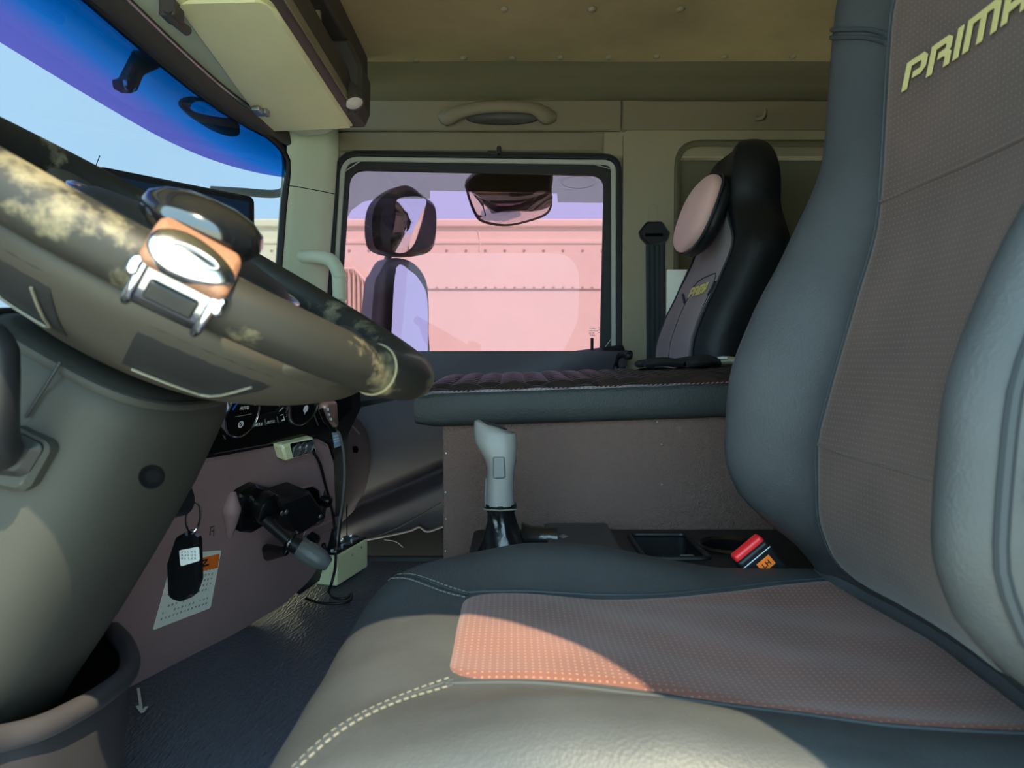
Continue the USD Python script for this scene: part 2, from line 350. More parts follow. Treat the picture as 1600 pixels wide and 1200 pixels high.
# ---- side rail above the passenger door
rail = struct('trim_1', 'beige rail panel along the roof edge above the passenger window', 'trim', (.2, 2.12, .68))
def slab(x0, x1, z0, z1, y, t=.03, r=.006, b=.004):  # a panel in the x-z plane, its face at y towards the lens
    return prism(rrect(x0, -z1, x1, -z0, r), t, b, frame(A3(0, y + t, 0), A3(1, 0, 0), A3(0, 0, -1), A3(0, -1, 0)))
obj('front_panel', slab(-.64, .3195, .677, .766, 2.108), 'rail_trim', rail)
obj('panel_backing', slab(.25, .40, .63, .77, 2.125), 'dark_trim', rail)
obj('rear_panel', slab(.3225, 1.25, .677, .766, 2.112), 'rail_trim', rail)
# lower strip just above the door seal
obj('door_header', slab(-.62, .268, .618, .675, 2.112), 'rail_trim', rail)
# ---- right wall behind the door: B pillar with a recessed panel behind the seat
wr = struct('wall_right', 'beige moulded pillar and sleeper panel behind the passenger door', 'wall', (.7, 2.12, 0))
outer = Polygon(rrect(.325, -.675, 1.26, .60, .02)); hole = Polygon(rrect(.482, -.640, 1.05, .30, .07))
obj('pillar_panel', prism(outer.difference(hole), .05, 0, frame(A3(0, 2.15, 0), A3(1, 0, 0), A3(0, 0, -1), A3(0, -1, 0))), 'trim_beige', wr)
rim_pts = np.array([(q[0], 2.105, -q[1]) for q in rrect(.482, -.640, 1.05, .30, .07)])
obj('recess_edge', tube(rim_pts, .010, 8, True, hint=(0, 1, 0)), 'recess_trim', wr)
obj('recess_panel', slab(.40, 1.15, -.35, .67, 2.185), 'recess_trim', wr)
obj('header_strip', slab(.271, 1.25, .60, .675, 2.114), 'trim_beige', wr)
# ---- back wall
wb = struct('wall_back', 'dark rear wall of the cab behind the seats', 'wall', (1.25, 1.1, 0))
obj('rear_panel', trimesh.creation.box((.04, 2.1, 1.6), trimesh.transformations.translation_matrix((1.26, 1.13, .15))), 'dark_trim', wb, False)
# ---- driver's side wall: the open doorway the picture is taken through
wl = struct('wall_left', "driver's side of the cab with its open doorway", 'wall', (0, .15, 0))
side = Polygon([(-.98, -.62), (1.3, -.62), (1.3, .96), (-.98, .96)])
doorway = Polygon(roundpoly([(-.72, -.60), (.392, -.60), (.392, .632), (-.60, .632)], [.04, .04, .16, .10], 8))
obj('side_panel', prism(side.difference(doorway), .06, 0, frame(A3(0, .15, 0), A3(1, 0, 0), A3(0, 0, 1), A3(0, -1, 0))), 'trim_beige', wl, False)
obj('roof_skin', trimesh.creation.box((2.3, 2.2, .03), trimesh.transformations.translation_matrix((.16, 1.14, .965))), 'cab_paint', wl, False)
# ---- bulkhead in front of the dashboard
wf = struct('wall_front', 'front bulkhead of the cab under the windscreen', 'wall', (-.97, 1.1, -.3))
obj('bulkhead', trimesh.creation.box((.04, 2.0, .62), trimesh.transformations.translation_matrix((-.985, 1.12, -.30))), 'dash_dark', wf, False)

# ---- windscreen
ws = struct('window_2', 'curved windscreen with a blue and violet shade band along its top', 'windscreen', (-.7, 1.1, 0))
xtop = Pchip([.1, .2, .45, .8, 1.18, 1.40, 1.60, 1.85, 1.995, 2.05], [-.60, -.64, -.68, -.700, -.706, -.708, -.704, -.672, -.627, -.60])
def WS(y, z, off=0.0): return np.stack([xtop(y) - (.60 - z) * .085 + off, y, z], -1)
yy = np.linspace(.21, 1.995, 60); zz = np.linspace(-.10, .60, 24); Y, Z = np.meshgrid(yy, zz, indexing='ij')
obj('glass', thick(WS(Y, Z), A3(-.005, 0, 0)), 'glass_front', ws)
zb = Pchip([.2, .99, 1.42, 1.7, 2.0], [.44, .445, .455, .475, .512])(yy)
T = np.linspace(0, 1, 14); Zb = zb[:, None] * (1 - T) + .602 * T
LOCws = LOC[ws].copy(); obj('shade_band', surf(WS(np.repeat(yy[:, None], 14, 1), Zb, .003)), 'shade_band', ws, True)
# dark rubber border round the glass
bord = np.vstack([WS(np.full(16, 1.998), np.linspace(-.10, .56, 16), .004), WS(np.linspace(1.99, .21, 50), np.full(50, .603), .004)])
bord = spline(bord[::3], 3)
obj('rubber_border', tube(bord, .009, 8, hint=(1, 0, .2)), 'rubber', ws)
# header: a dark rail under the roof edge and the pale lining above it
ht = struct('trim_2', 'dark padded rail along the top of the windscreen', 'trim', (-.65, 1.2, .62))
ys = np.linspace(.25, 1.995, 40)
secs = []
for y in ys:
    x = float(xtop(y)); kk = 1 - .72 * float(smooth((y - 1.78) / .21)); secs.append(np.array([(x + (a * kk if a > 0 else a), y, .6 + (b - .6) * (kk if b < .64 else 1)) for a, b in [(-.01, .600), (.012, .597), (.030, .600), (.048, .612), (.052, .63), (.02, .66), (-.02, .66)]]))
obj('header_rail', loft(secs), 'dark_trim', ht)
obj('header_bead', tube([(float(xtop(y)) + .050, y, .617) for y in ys if y < 1.84], .0035, 6), 'silver', ht, label='thin pale bead on the header rail')
secs = [np.array([(float(xtop(y)) + a, y, b) for a, b in [(.05, .625), (.11, .632), (.16, .66), (.16, .70), (.02, .70), (.0, .64)]]) for y in ys]
obj('header_lining', loft(secs), 'trim_pillar', ht)
# ---- passenger side A pillar
ap = struct('trim_3', 'pale grey-green windscreen pillar trim on the passenger side', 'trim', (-.58, 2.05, 0))
secs = []
for z in np.linspace(-.12, .684, 30):
    xw = -.627 - (.6 - z) * .085 - .008 - .02 * max(0, (z - .54) / .14); xd = -.512 - max(0, .62 - z) * .085; flare = .02 * max(0, (z - .56) / .12) ** 2
    secs.append(np.array([(xw, 2.002, z), (xw + .012, 1.998, z), (xw + .04 + flare, 2.010, z), (xd - .03 + flare, 2.060, z), (xd + .004, 2.098, z), (xd, 2.14, z), (xw, 2.14, z)]))
obj('pillar_cover', loft(secs), 'trim_pillar', ap)
sm = [tuple(s) for s in secs[22][1:5]]
obj('pillar_seam', tube(np.array(sm) + A3(0.0, -.0005, .0), .0012, 6), 'rubber', ap)
0 and obj('corner_lining', loft([np.array([(-.66, 2.0 + .1 * k, .590), (-.50, 2.07 + .05 * k, .640), (-.46, 2.108, .684), (-.46, 2.15, .72), (-.70, 2.1, .72), (-.68, 1.99, .64)]) for k in (0, .4)]), 'trim_pillar', ap)

# ---- passenger door
WY = 2.10
door = struct('door_1', 'passenger door with dark vinyl inner panel below the window', 'door', (-.1, 2.1, -.3))
def belt(x): return -.018 + (x + .16) * .13          # the sill of the window rises towards the rear
gx, gz = np.meshgrid(np.linspace(-.62, .325, 70), np.linspace(-.62, .03, 70), indexing='ij')
def panel_y(x, z):
    arm = -.33 - (x + .2) * -.30                     # line of the arm rest, higher at the rear
    arm = -.375 + (x + .35) * .42
    y = 2.06 - .045 * np.exp(-((z - arm - .16) / .13) ** 2)
    y += .035 * np.exp(-((z - arm + .005) / .022) ** 2)
    y -= .055 * (1 / (1 + np.exp((z - (arm - .025)) / .006)))
    return y
gzz = gz + np.where(gz > -.02, 0, 0)
obj('inner_panel', thick(np.stack([gx, panel_y(gx, gz), gz], -1), A3(0, .02, 0)), 'door_vinyl', door)
# rounded top of the door under the glass
secs = []
for x in np.linspace(-.62, .325, 24):
    b = belt(x); secs.append(np.array([(x, 2.105, b + .005), (x, 2.085, b + .003), (x, 2.06, b - .008), (x, 2.035, b - .03), (x, 2.028, b - .06), (x, 2.05, b - .09), (x, 2.10, b - .09)]))
obj('beltline_pad', loft(secs), 'satin_black', door)
# map pocket with a curved lip
pk = [P(545, 848, y=1.97), P(600, 838, y=1.97), P(640, 829, y=1.965), P(655, 823, y=1.965), P(668, 830, y=1.965), P(690, 823, y=1.965), P(720, 815, y=1.965)]
pk = spline(pk, 6); low = pk.copy(); low[:, 2] = -.56
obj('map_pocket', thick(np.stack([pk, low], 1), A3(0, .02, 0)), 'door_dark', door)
obj('pocket_lip', tube(pk, .004, 8), 'door_vinyl', door)
obj('pocket_rib', tube(spline([P(600, 843, y=1.962), P(618, 846, y=1.962), P(630, 855, y=1.962)], 5), .0016, 6), 'door_vinyl', door)
obj('armrest_seam', tube(spline([P(560, 846, y=1.972), P(620, 825, y=1.968), P(690, 785, y=1.966)], 6), .0016, 6), 'rubber', door)
obj('lock_pin', cyl(P(925, 548, y=2.09), P(925, 528, y=2.09), .0045, 12), 'satin_black', door)
hd = spline([P(962, 578, y=2.03), P(963, 562, y=2.03), P(970, 554, y=2.02), P(978, 553, y=2.0), P(985, 553, y=1.985)], 6)
obj('pull_lever', tube(hd, .010, 10), 'satin_black', door)
obj('pull_lever_tip', rbox((.022, .03, .022), .008, P(982, 556, y=1.985)), 'satin_black', door)
# ---- passenger window: seals, frame, pane
win = struct('window_1', 'passenger side window with black rubber seals', 'window', (-.1, 2.12, 0))
def wq(px, py, y=WY): q = P(px, py, y=y); return (q[0], q[2])
O = [wq(523, 233), wq(972, 239), wq(972, 560), wq(500, 590)]
rads = [.075, .055, .02, .02]
def inset(poly, d): return poly.buffer(-d, join_style=1, quad_segs=8)
P0 = Polygon(roundpoly(O, rads, 10)); P1, P2 = inset(P0, .014), inset(P0, .028)
G = Polygon(roundpoly([wq(543, 261), wq(946, 270), wq(939, 560), wq(520, 600)], [.05, .04, .01, .01], 10))
P2 = P2.union(inset(G, -.004))
fr = lambda y: frame(A3(0, y, 0), A3(1, 0, 0), A3(0, 0, 1), A3(0, -1, 0))
dfr = Polygon([(-.66, -.12), (.335, -.12), (.335, .69), (-.66, .69)]).difference(inset(P0, .006))
obj('door_frame', prism(dfr, .03, 0, fr(2.15)), 'rail_trim', door, False)
obj('outer_seal', prism(P0.difference(P1), .035, .004, fr(2.14)), 'rubber', win, 50)
obj('painted_frame', prism(P1.difference(P2), .020, .003, fr(2.14)), 'seal_metal', win, 50)
obj('inner_seal', prism(P2.difference(G), .014, .003, fr(2.142)), 'rubber', win, 50)
c1 = np.array(P0.buffer(-.004).exterior.coords)[:-1]
obj('seal_lip', tube(np.array([(a, 2.106, b) for a, b in c1[::2]]), .004, 6, True, hint=(0, 1, 0)), 'satin_black', win)
obj('pane', prism(inset(G, -.01), .005, 0, fr(2.138)), 'glass_side', win, False)
# smoked rain shield on the upper part of the pane
z4 = lambda a, b: wq(500 + a / 3.2, 220 + b / 3.2, 2.16)
sv = Polygon([z4(128, 395), z4(160, 345), z4(215, 305), z4(290, 289), z4(550, 289), z4(551, 250), z4(1185, 264), z4(1190, 308), z4(1440, 311), z4(1440, 120), z4(100, 110)])
obj('smoked_shield', prism(sv, .003, 0, fr(2.16)), 'smoked', win, False, label='grey smoked strip across the top of the pane')
ov = np.array([(.0, 0)]); th = np.linspace(0, 2 * np.pi, 24, endpoint=False); oc = A3(*z4(1290, 210))
obj('shield_emblem', tube(np.array([(oc[0] + .050 * math.cos(a), 2.155, oc[1] + .018 * math.sin(a)) for a in th]), .0006, 5, True, hint=(0, 1, 0)), 'print_grey', win)
mk = [slab(a, a + w, b, b + .0022, 2.1315, .001, .0003, 0) for a, b, w in [(.232, .098, .018), (.231, .091, .010), (.243, .091, .006), (.251, .091, .006), (.258, .1, .004), (.258, .094, .004), (.231, .084, .005), (.239, .084, .007), (.258, .086, .004), (.232, .078, .016)]]
obj('glazing_print', cat(*mk), 'print_white', win, False, kind='stuff')
lt = P(770, 240, y=2.10)
obj('seal_clip', cat(rbox((.030, .016, .012), .003, lt), rbox((.012, .02, .022), .003, lt + A3(.018, -.002, .008)), rbox((.010, .02, .008), .002, lt + A3(-.01, -.004, .0))), 'rubber', win)

#================================================================ OUTSIDE
CY = 5.6
ct = thing('container', 'long pale metal box trailer parked alongside the passenger window', 'trailer', (1, CY, -ZC))
ctop = P(700, 343, y=CY)[2]
obj('side_skin', trimesh.creation.box((12.5, 2.4, ctop + 1.15), trimesh.transformations.translation_matrix((2.6, CY + 1.2, (ctop - 1.15) / 2))), 'container_skin', ct, False)
zr1, zr2 = P(700, 391.5, y=CY)[2], P(700, 449.5, y=CY)[2]
obj('top_rail', rbox((12.5, .04, .06), .012, (2.6, CY - .008, ctop - .03)), 'container_skin', ct)
obj('panel_joint', rbox((12.5, .012, .010), .003, (2.6, CY - .003, zr2 - .012)), 'container_trim', ct)
obj('upper_bead', rbox((12.5, .012, .03), .005, (2.6, CY - .003, P(700, 378, y=CY)[2])), 'container_skin', ct)
rv = [ball((x, CY, zr1), (.012, .008, .012), 1) for x in np.arange(-3.4, 3.2, .152)] + [ball((x, CY, zr2), (.010, .007, .010), 1) for x in np.arange(-3.4, 3.2, .076)]
obj('rivets', cat(*[trimesh.convex.convex_hull(b) for b in rv]), 'container_trim', ct, kind='stuff')
dent = lambda pts, r: tube(spline([P(a, b, y=CY - .002) for a, b in pts], 5), r, 6)
obj('crease', dent([(724, 358), (735, 348), (745, 356), (750, 375), (749, 392)], .006), 'container_skin', ct)
obj('chassis', cat(trimesh.creation.box((12, 1.0, .25), trimesh.transformations.translation_matrix((2.6, CY + 1.2, -1.28))), *[cyl((x, CY + .1, -ZC + .5), (x, CY + 2.2, -ZC + .5), .5, 24) for x in (-1.6, 4.4, 5.8)]), 'rubber', ct)
# pleated tarpaulin end nearest the windscreen
tp = thing('tarpaulin', 'pale pleated tarpaulin hanging at the front of the trailer', 'tarpaulin', (-1.2, CY - .15, -1))
tl, tr = P(551, 419, y=CY - .1), P(592, 462, y=CY - .1)
xs_ = np.linspace(P(400, 440, y=CY - .15)[0], tr[0], 260); ts = np.linspace(0, 1, 10); rows = []
for i, x in enumerate(xs_):
    top = tl[2] + (x - tl[0]) * (tr[2] - tl[2]) / (tr[0] - tl[0]) if x > tl[0] else tl[2]
    ph = i / 259 * 2 * np.pi * 26
    rows.append([(x, CY - .045 - .03 * math.sin(ph) * (1 - .3 * t), top + (-1.1 - top) * t) for t in ts])
obj('pleats', thick(np.array(rows), A3(0, .01, 0)), 'tarp', tp)
obj('hem', tube([(xs_[0], CY - .06, tl[2]), (tl[0], CY - .06, tl[2]), (tr[0], CY - .06, tr[2])], .012, 8), 'tarp', tp)

# ---- outside mirrors on the passenger side
def mirror_body(outline, y0, depth, nrm_tilt, o):
    pass
MYY = 2.55
def mplate(pts, y, t, m_yaw=0.0): pass
mm = thing('door_mirror', 'tall main door mirror seen through the lower front of the passenger window', 'mirror', P(630, 500, y=MYY))
def plane_pts(pxs, y): return np.array([(lambda q: (q[0], q[2]))(P(a, b, y=y)) for a, b in pxs])
def mframe(pxs, y0, slope, tilt):
    n = unit(A3(-slope, 1, tilt)); ex = unit(A3(1, slope, 0)); ez = np.cross(ex, n); ez = ez if ez[2] > 0 else -ez
    return n, ex, ez, P(np.mean([q[0] for q in pxs]), np.mean([q[1] for q in pxs]), y=y0)
def angled(pxs, y0, slope, off=0.0, thickness=.05, bev=.008, r=.02, tilt=0.0):
    """outline (as seen) on a vertical plane through y0 turned about z by slope (dy/dx), extruded away from the lens"""
    n, ex, ez, o = mframe(pxs, y0, slope, tilt); o = o + n * off
    pl = [P(a, b, plane=(o, n)) for a, b in pxs]
    pts = spline([(np.dot(q - o, ex), np.dot(q - o, ez), 0) for q in pl], 5, True)[:, :2] if r > .015 else roundpoly([(np.dot(q - o, ex), np.dot(q - o, ez)) for q in pl], r, 6)
    return prism(pts, thickness, bev, frame(o + n * thickness, ex, ez, -n))
obj('housing', angled([(612, 404), (640, 406), (662, 424), (672, 455), (673, 520), (670, 580), (600, 590), (582, 560), (588, 450), (597, 425)], MYY, 1.15, 0, .07, .012), 'mirror_case_pale', mm)
obj('reflector', angled([(620, 418), (642, 424), (657, 440), (668, 470), (668, 560), (664, 584), (614, 584), (613, 500)], MYY, 1.15, -.002, .003, 0), 'mirror', mm, False)
obj('arm', tube(spline([P(606, 395, y=MYY + .05), P(606, 408, y=MYY + .05), P(600, 470, y=MYY + .06), P(592, 560, y=MYY + .05), P(560, 640, y=MYY - .1), A3(-.62, 2.18, -.12)], 5), .014, 10), 'mirror_case', mm)
cm = thing('wide_angle_mirror', 'round convex mirror mounted above the tall door mirror', 'mirror', P(635, 350, y=MYY))
obj('housing', angled([(640, 288), (668, 306), (686, 324), (686, 372), (674, 394), (640, 400), (600, 392), (588, 372), (589, 330), (605, 304)], MYY, 1.15, 0, .06, .02, .05), 'mirror_case', cm)
def convex(pxs, y0, slope, off, bulge, tilt=0.0):
    n, ex, ez, o = mframe(pxs, y0, slope, tilt); o = o + n * off
    pl = [P(a, b, plane=(o, n)) for a, b in pxs]; ring = spline([(np.dot(q - o, ex), np.dot(q - o, ez), 0) for q in pl], 6, True)[:, :2]; c = ring.mean(0)
    secs = []
    for k in np.linspace(1, .02, 9): secs.append(np.array([o + ex * (c[0] + (p[0] - c[0]) * k) + ez * (c[1] + (p[1] - c[1]) * k) - n * bulge * (1 - k * k) for p in ring]))
    m = loft(secs, False); f = m.face_normals @ n
    if f.mean() > 0: m.invert()
    return m
obj('reflector', convex([(622, 311), (662, 309), (664, 330), (652, 372), (634, 394), (612, 388), (618, 340)], MYY, 1.15, -.002, .02), 'mirror', cm, True)
obj('stem', tube([P(607, 392, y=MYY + .03), P(606, 405, y=MYY + .03)], .012, 10), 'mirror_case_pale', cm)
km = thing('kerb_mirror', 'dark kerb mirror hanging over the top of the passenger window', 'mirror', P(795, 300, y=2.36))
obj('housing', angled([(770, 262), (856, 262), (862, 300), (862, 326), (846, 342), (795, 355), (755, 350), (740, 335), (728, 300), (730, 286)], 2.42, 0.0, 0, .06, .01, .02, .62), 'mirror_case', km)
obj('reflector', convex([(733, 302), (740, 300), (790, 300), (858, 300), (858, 325), (842, 338), (796, 350), (758, 345), (745, 333)], 2.405, 0.0, -.012, .030, .62), 'mirror', km, True)
obj('mount', rbox((.10, .28, .05), .015, P(815, 255, y=2.38) + A3(0, -.05, .03)), 'mirror_case', km)
arm = thing('mirror_strut', 'grey bent tube carrying the mirrors outside the windscreen corner', 'mirror arm', P(400, 300, y=2.2))
obj('tube_bend', tube(spline([P(330, 297, y=2.16), P(380, 300, y=2.17), P(425, 303, y=2.2), P(444, 298, y=2.2), P(451, 284, y=2.2), P(453, 255, y=2.2), P(454, 200, y=2.2)], 7), .0125, 12), 'mirror_case_pale', arm)
fm = thing('front_mirror', 'small front mirror seen through the blue shade band of the windscreen', 'mirror', P(325, 172, x=-.85))
FX = -.86
def fpl(pxs, x, off): return np.array([P(a, b, x=x) + A3(off, 0, 0) for a, b in pxs])
fo_, fn_ = P(325, 170, x=FX + .03), unit(A3(-.18, -.92, .34))
ringf = np.array([P(a, b, plane=(fo_, fn_)) for a, b in spline([(279, 165), (288, 152), (320, 155), (352, 173), (368, 188), (362, 198), (340, 198), (305, 184)], 5, True)])
cf = ringf.mean(0)
obj('housing', loft([cf + (ringf - cf) * k + fn_ * o for k, o in ((.95, .004), (1, 0), (1, -.02), (.8, -.05), (.3, -.06))]), 'mirror_case', fm)
ringr = np.array([P(a, b, plane=(fo_ + fn_ * .006, fn_)) for a, b in spline([(299, 172), (304, 159), (325, 160), (345, 170), (357, 183), (330, 181)], 5, True)]); cr = ringr.mean(0)
obj('reflector', loft([cr + (ringr - cr) * k + fn_ * (.001 * (1 - k)) for k in (1, .6, .02)]), 'mirror', fm, False)
obj('stalk', tube(spline([P(345, 175, x=FX - .03), P(352, 140, x=FX + .02), P(352, 90, x=FX + .08)], 5), .01, 8), 'mirror_case', fm)
br = thing('mirror_bracket', 'dark triangular bracket with a round bolt outside the shade band', 'bracket', P(215, 110, x=-.8))
BX = -.80
tri = [P(a, b, x=BX) for a, b in [(190, 125), (200, 122), (222, 78), (262, 98), (256, 104), (226, 118), (216, 142), (206, 146), (192, 138)]]
def yz_prism(pts, x, t, bev=.003, r=.006): return prism(roundpoly([(q[1], q[2]) for q in pts], r, 4), t, bev, frame(A3(x, 0, 0), A3(0, 1, 0), A3(0, 0, 1), A3(1, 0, 0)))
obj('plate', yz_prism(tri, BX - .02, .02), 'mirror_case_pale', br)
obj('bolt', lathe([(.013, 0), (.014, .004), (.010, .010), (.004, .012)], 20, P(201, 132, x=BX + .012), (1, -.6, 0)), 'chrome', br)
for k in range(3): obj('web', tube([P(222 + 8 * k, 92 + 4 * k, x=BX + .002), P(216 + 9 * k, 108 + 1 * k, x=BX + .002)], .003, 6), 'mirror_case_pale', br)
ant = single('antenna', 'hair-thin antenna whip standing beyond the windscreen', 'antenna', tube([A3(-1.62, 2.42, -ZC), P(134, 300, y=2.6), P(156, 243, y=2.6)], .0016, 5), 'mirror_case')


#================================================================ SEATS
XB = Pchip([-.34, -.27, -.214, -.18, -.149, -.103, -.027, .05, .126, .24, .355, .46, .60], [.40, .37, .330, .288, .260, .246, .250, .275, .313, .356, .362, .372, .40])
XS = Pchip([-.34, -.25, -.20, -.154, -.089, -.036, .056, .154, .32, .46, .60], [.40, .375, .332, .318, .317, .328, .353, .377, .384, .392, .41])
HW = Pchip([-.34, -.22, -.05, .15, .30, .38, .44, .50], [.93, 1.01, 1.035, 1.035, 1.02, 1.01, .98, .92])
class Back:
    """the padded backrest shared by both seats: w across, z up; dx, dz, lean move it"""
    def __init__(s, cy, dx=0., dz=0., lean=0., top=.47, headw=1.0, tr=.07, th=.11, flat=1.0): s.flat = flat; s.cy, s.dx, s.dz, s.lean, s.top, s.hw, s.tr, s.th = cy, dx, dz, lean, top, headw, tr, th
    def k(s, z): return HW(z) * (1 - (1 - s.hw) * smooth((z - .20) / .12))
    def f(s, w, z):
        a = np.abs(w); xb = XB(z); xs = xb + (XS(z) - xb) * s.flat
        mid = xs + .010 * (1 - np.minimum(a / .118, 1) ** 2)
        rise = xs + (xb - xs) * smooth((a - .118) / .080)
        return np.where(a < .118, mid, np.where(a < .198, rise, xb + .020 * ((a - .198) / .024) ** 2))
    def put(s, x, w, z): return np.stack(np.broadcast_arrays(x + s.dx + s.lean * (z + .2), s.cy + w * s.k(z), z + s.dz), -1)
    def at(s, w, z, off=0.): w, z = np.broadcast_arrays(np.asarray(w, float), np.asarray(z, float)); return s.put(s.f(w, z) + off, w, z)
    def shell(s):
        secs = []; ws = np.r_[np.linspace(-.222, -.125, 16), np.linspace(-.115, .115, 11), np.linspace(.125, .222, 16)]
        zs = np.r_[np.linspace(-.33, s.top - s.tr, 46), s.top - s.tr * (1 - np.sin(np.linspace(0.12, np.pi / 2, 14)))]
        for z in zs:
            q = math.sqrt(max(0., 1 - max(0., (z - (s.top - s.tr)) / (s.tr * 1.005)) ** 2)); fr = s.f(ws, z); back = np.full(len(ws), max(XS(z), XB(z)) + s.th)
            xb = XB(z); cxm = (fr.mean() + back.mean()) / 2
            X = np.r_[fr, [xb + .4 * s.th, xb + .7 * s.th], [xb + .92 * s.th], back[::-1][3:-3:3], [xb + .92 * s.th], [xb + .7 * s.th, xb + .4 * s.th]]
            W = np.r_[ws, [.232, .236], [.230], ws[::-1][3:-3:3], [-.230], [-.236, -.232]]
            q2 = .25 + .75 * q; p = s.put(cxm + (X - cxm) * (.35 + .65 * q), W * (.55 + .45 * q), np.full(len(X), z)); secs.append(p)
        return loft(secs)
    def pad(s, w0, w1, z0, z1, r, raise_=.005, n=40, m=60, skew=None):
        """a raised fabric panel; r = corner radii (bottom, top)"""
        U, V = np.meshgrid(np.linspace(-1, 1, n), np.linspace(0, 1, m), indexing='ij')
        z = z0 + (z1 - z0) * V; rb, rt = r; H = z1 - z0; wh = (w1 - w0) / 2
        def cut(d, r): d = np.clip(d, 0, r); return r - np.sqrt(np.maximum(r * r - (r - d) ** 2, 0))
        ins = np.maximum(cut(z - z0, rb), cut(z1 - z, rt)); w = (w0 + w1) / 2 + U * np.maximum(wh - ins, .002)
        edge = np.minimum(np.minimum((1 - np.abs(U)) * wh, z - z0), z1 - z); lift = raise_ * np.sqrt(np.clip(edge / .010, 0, 1)) - .0025
        return surf(s.at(w, z, -lift)[::-1])
    def line(s, wz, r, off=-.001, n=8, sides=8): q = spline([(a, b, 0) for a, b in wz], n); return tube(s.at(q[:, 0], q[:, 1], off), r, sides)
def letters(s, w0, z0, h, off, slant=.22, depth=.0015, span=1.0):
    """squared italic capitals P R I M A in strokes, laid on a seat back; reading runs towards -y"""
    t = .20; glyph = {'P': ([[(0.1, 0), (.1, 1)], [(.1, .9), (.62, .9), (.72, .8), (.72, .52), (.62, .42), (.34, .42)]], .95), 'R': ([[(.1, 0), (.1, 1)], [(.1, .9), (.6, .9), (.7, .82), (.7, .6), (.6, .5), (.34, .5)], [(.62, .5), (.74, .36), (.74, 0)]], .98),
        'I': ([[(.1, 0), (.1, 1)]], .36), 'M': ([[(.1, 0), (.1, .9), (.95, .9), (1.08, .78), (1.08, 0)], [(.59, 0), (.59, .9)]], 1.34), 'A': ([[(.1, 0), (.1, .78), (.22, .9), (.74, .9), (.74, 0)], [(.1, .38), (.74, .38)]], .95)}
    x = 0; polys = []
    for ch in 'PRIMA':
        st, adv = glyph[ch]; g = unary_union([stroke([(x + a, b * .9 + .05) for a, b in k], t) for k in st]); polys.append(g); x += adv
    out = []
    for g in polys:
        m = trimesh.creation.extrude_polygon(g, 1.0, engine='earcut'); m = refine(m, .3); v = m.vertices.copy()
        w = w0 - (v[:, 0] + slant * v[:, 1]) * h * span; z = z0 + v[:, 1] * h; o = off - depth * v[:, 2]; m.vertices = s.at(w, z, o)
        trimesh.repair.fix_normals(m); out.append(m)
    return out

class Cushion:
    """seat cushion: x front to back, w across"""
    def __init__(s, cy): s.cy = cy
    ZC_ = Pchip([-.19, -.170, -.145, -.11, -.065, 0, .1, .2, .3, .40, .46], [-.330, -.285, -.262, -.248, -.2415, -.240, -.247, -.255, -.258, -.254, -.25])
    ZB_ = Pchip([-.19, -.170, -.145, -.11, -.05, .03, .08, .18, .26, .34, .46], [-.330, -.285, -.258, -.240, -.2255, -.213, -.214, -.232, -.2435, -.244, -.24])
    def h(s, x, w):
        a = np.abs(w); t = smooth((a - .10) / .085); z = s.ZC_(x) * (1 - t) + s.ZB_(x) * t
        return z - .10 * np.clip((a - .20) / .075, 0, 2) ** 2.4 - .0018 * np.sin(x * 31 + w * 17) * np.sin(w * 43 + 1) * np.exp(-((a - .02) / .09) ** 2)
    def at(s, x, w, off=0.): x, w = np.broadcast_arrays(np.asarray(x, float), np.asarray(w, float)); return np.stack([x, s.cy + w, s.h(x, w) + off], -1)
    def shell(s):
        u = np.r_[-.186 + .07 * np.linspace(0, 1, 16) ** 1.6, np.linspace(-.11, .46, 62)]; w = np.linspace(-.262, .262, 80); secs = []
        for wi in w:
            fr = .018 * np.clip((abs(wi) - .17) / .09, 0, 1) ** 2; x = u + fr * (1 - (u + .186) / .65); top = s.at(x, wi)
            top[:, 0] = x; low = top[::-1].copy(); low[:, 2] = -.362
            secs.append(np.vstack([top, low]))
        m = loft(secs, False); n = len(u); N = len(secs); k = 2 * n; i = np.arange(n - 1)
        q = np.vstack([np.stack([i, i + 1, k - 2 - i], -1), np.stack([i, k - 2 - i, k - 1 - i], -1)])
        m = tm(m.vertices, np.vstack([m.faces, q, q[:, ::-1] + (N - 1) * k])); trimesh.repair.fix_normals(m); return m
CSH = (Cushion(.625), Back(.615))
cu, bk = CSH
ds = thing('driver_seat', "driver's seat of blue-black leather with brown dotted fabric, filling the foreground", 'seat', (.12, .62, -.36))
CU = obj('cushion', cu.shell(), 'leather', ds, 60, label='blue-black leather seat cushion')
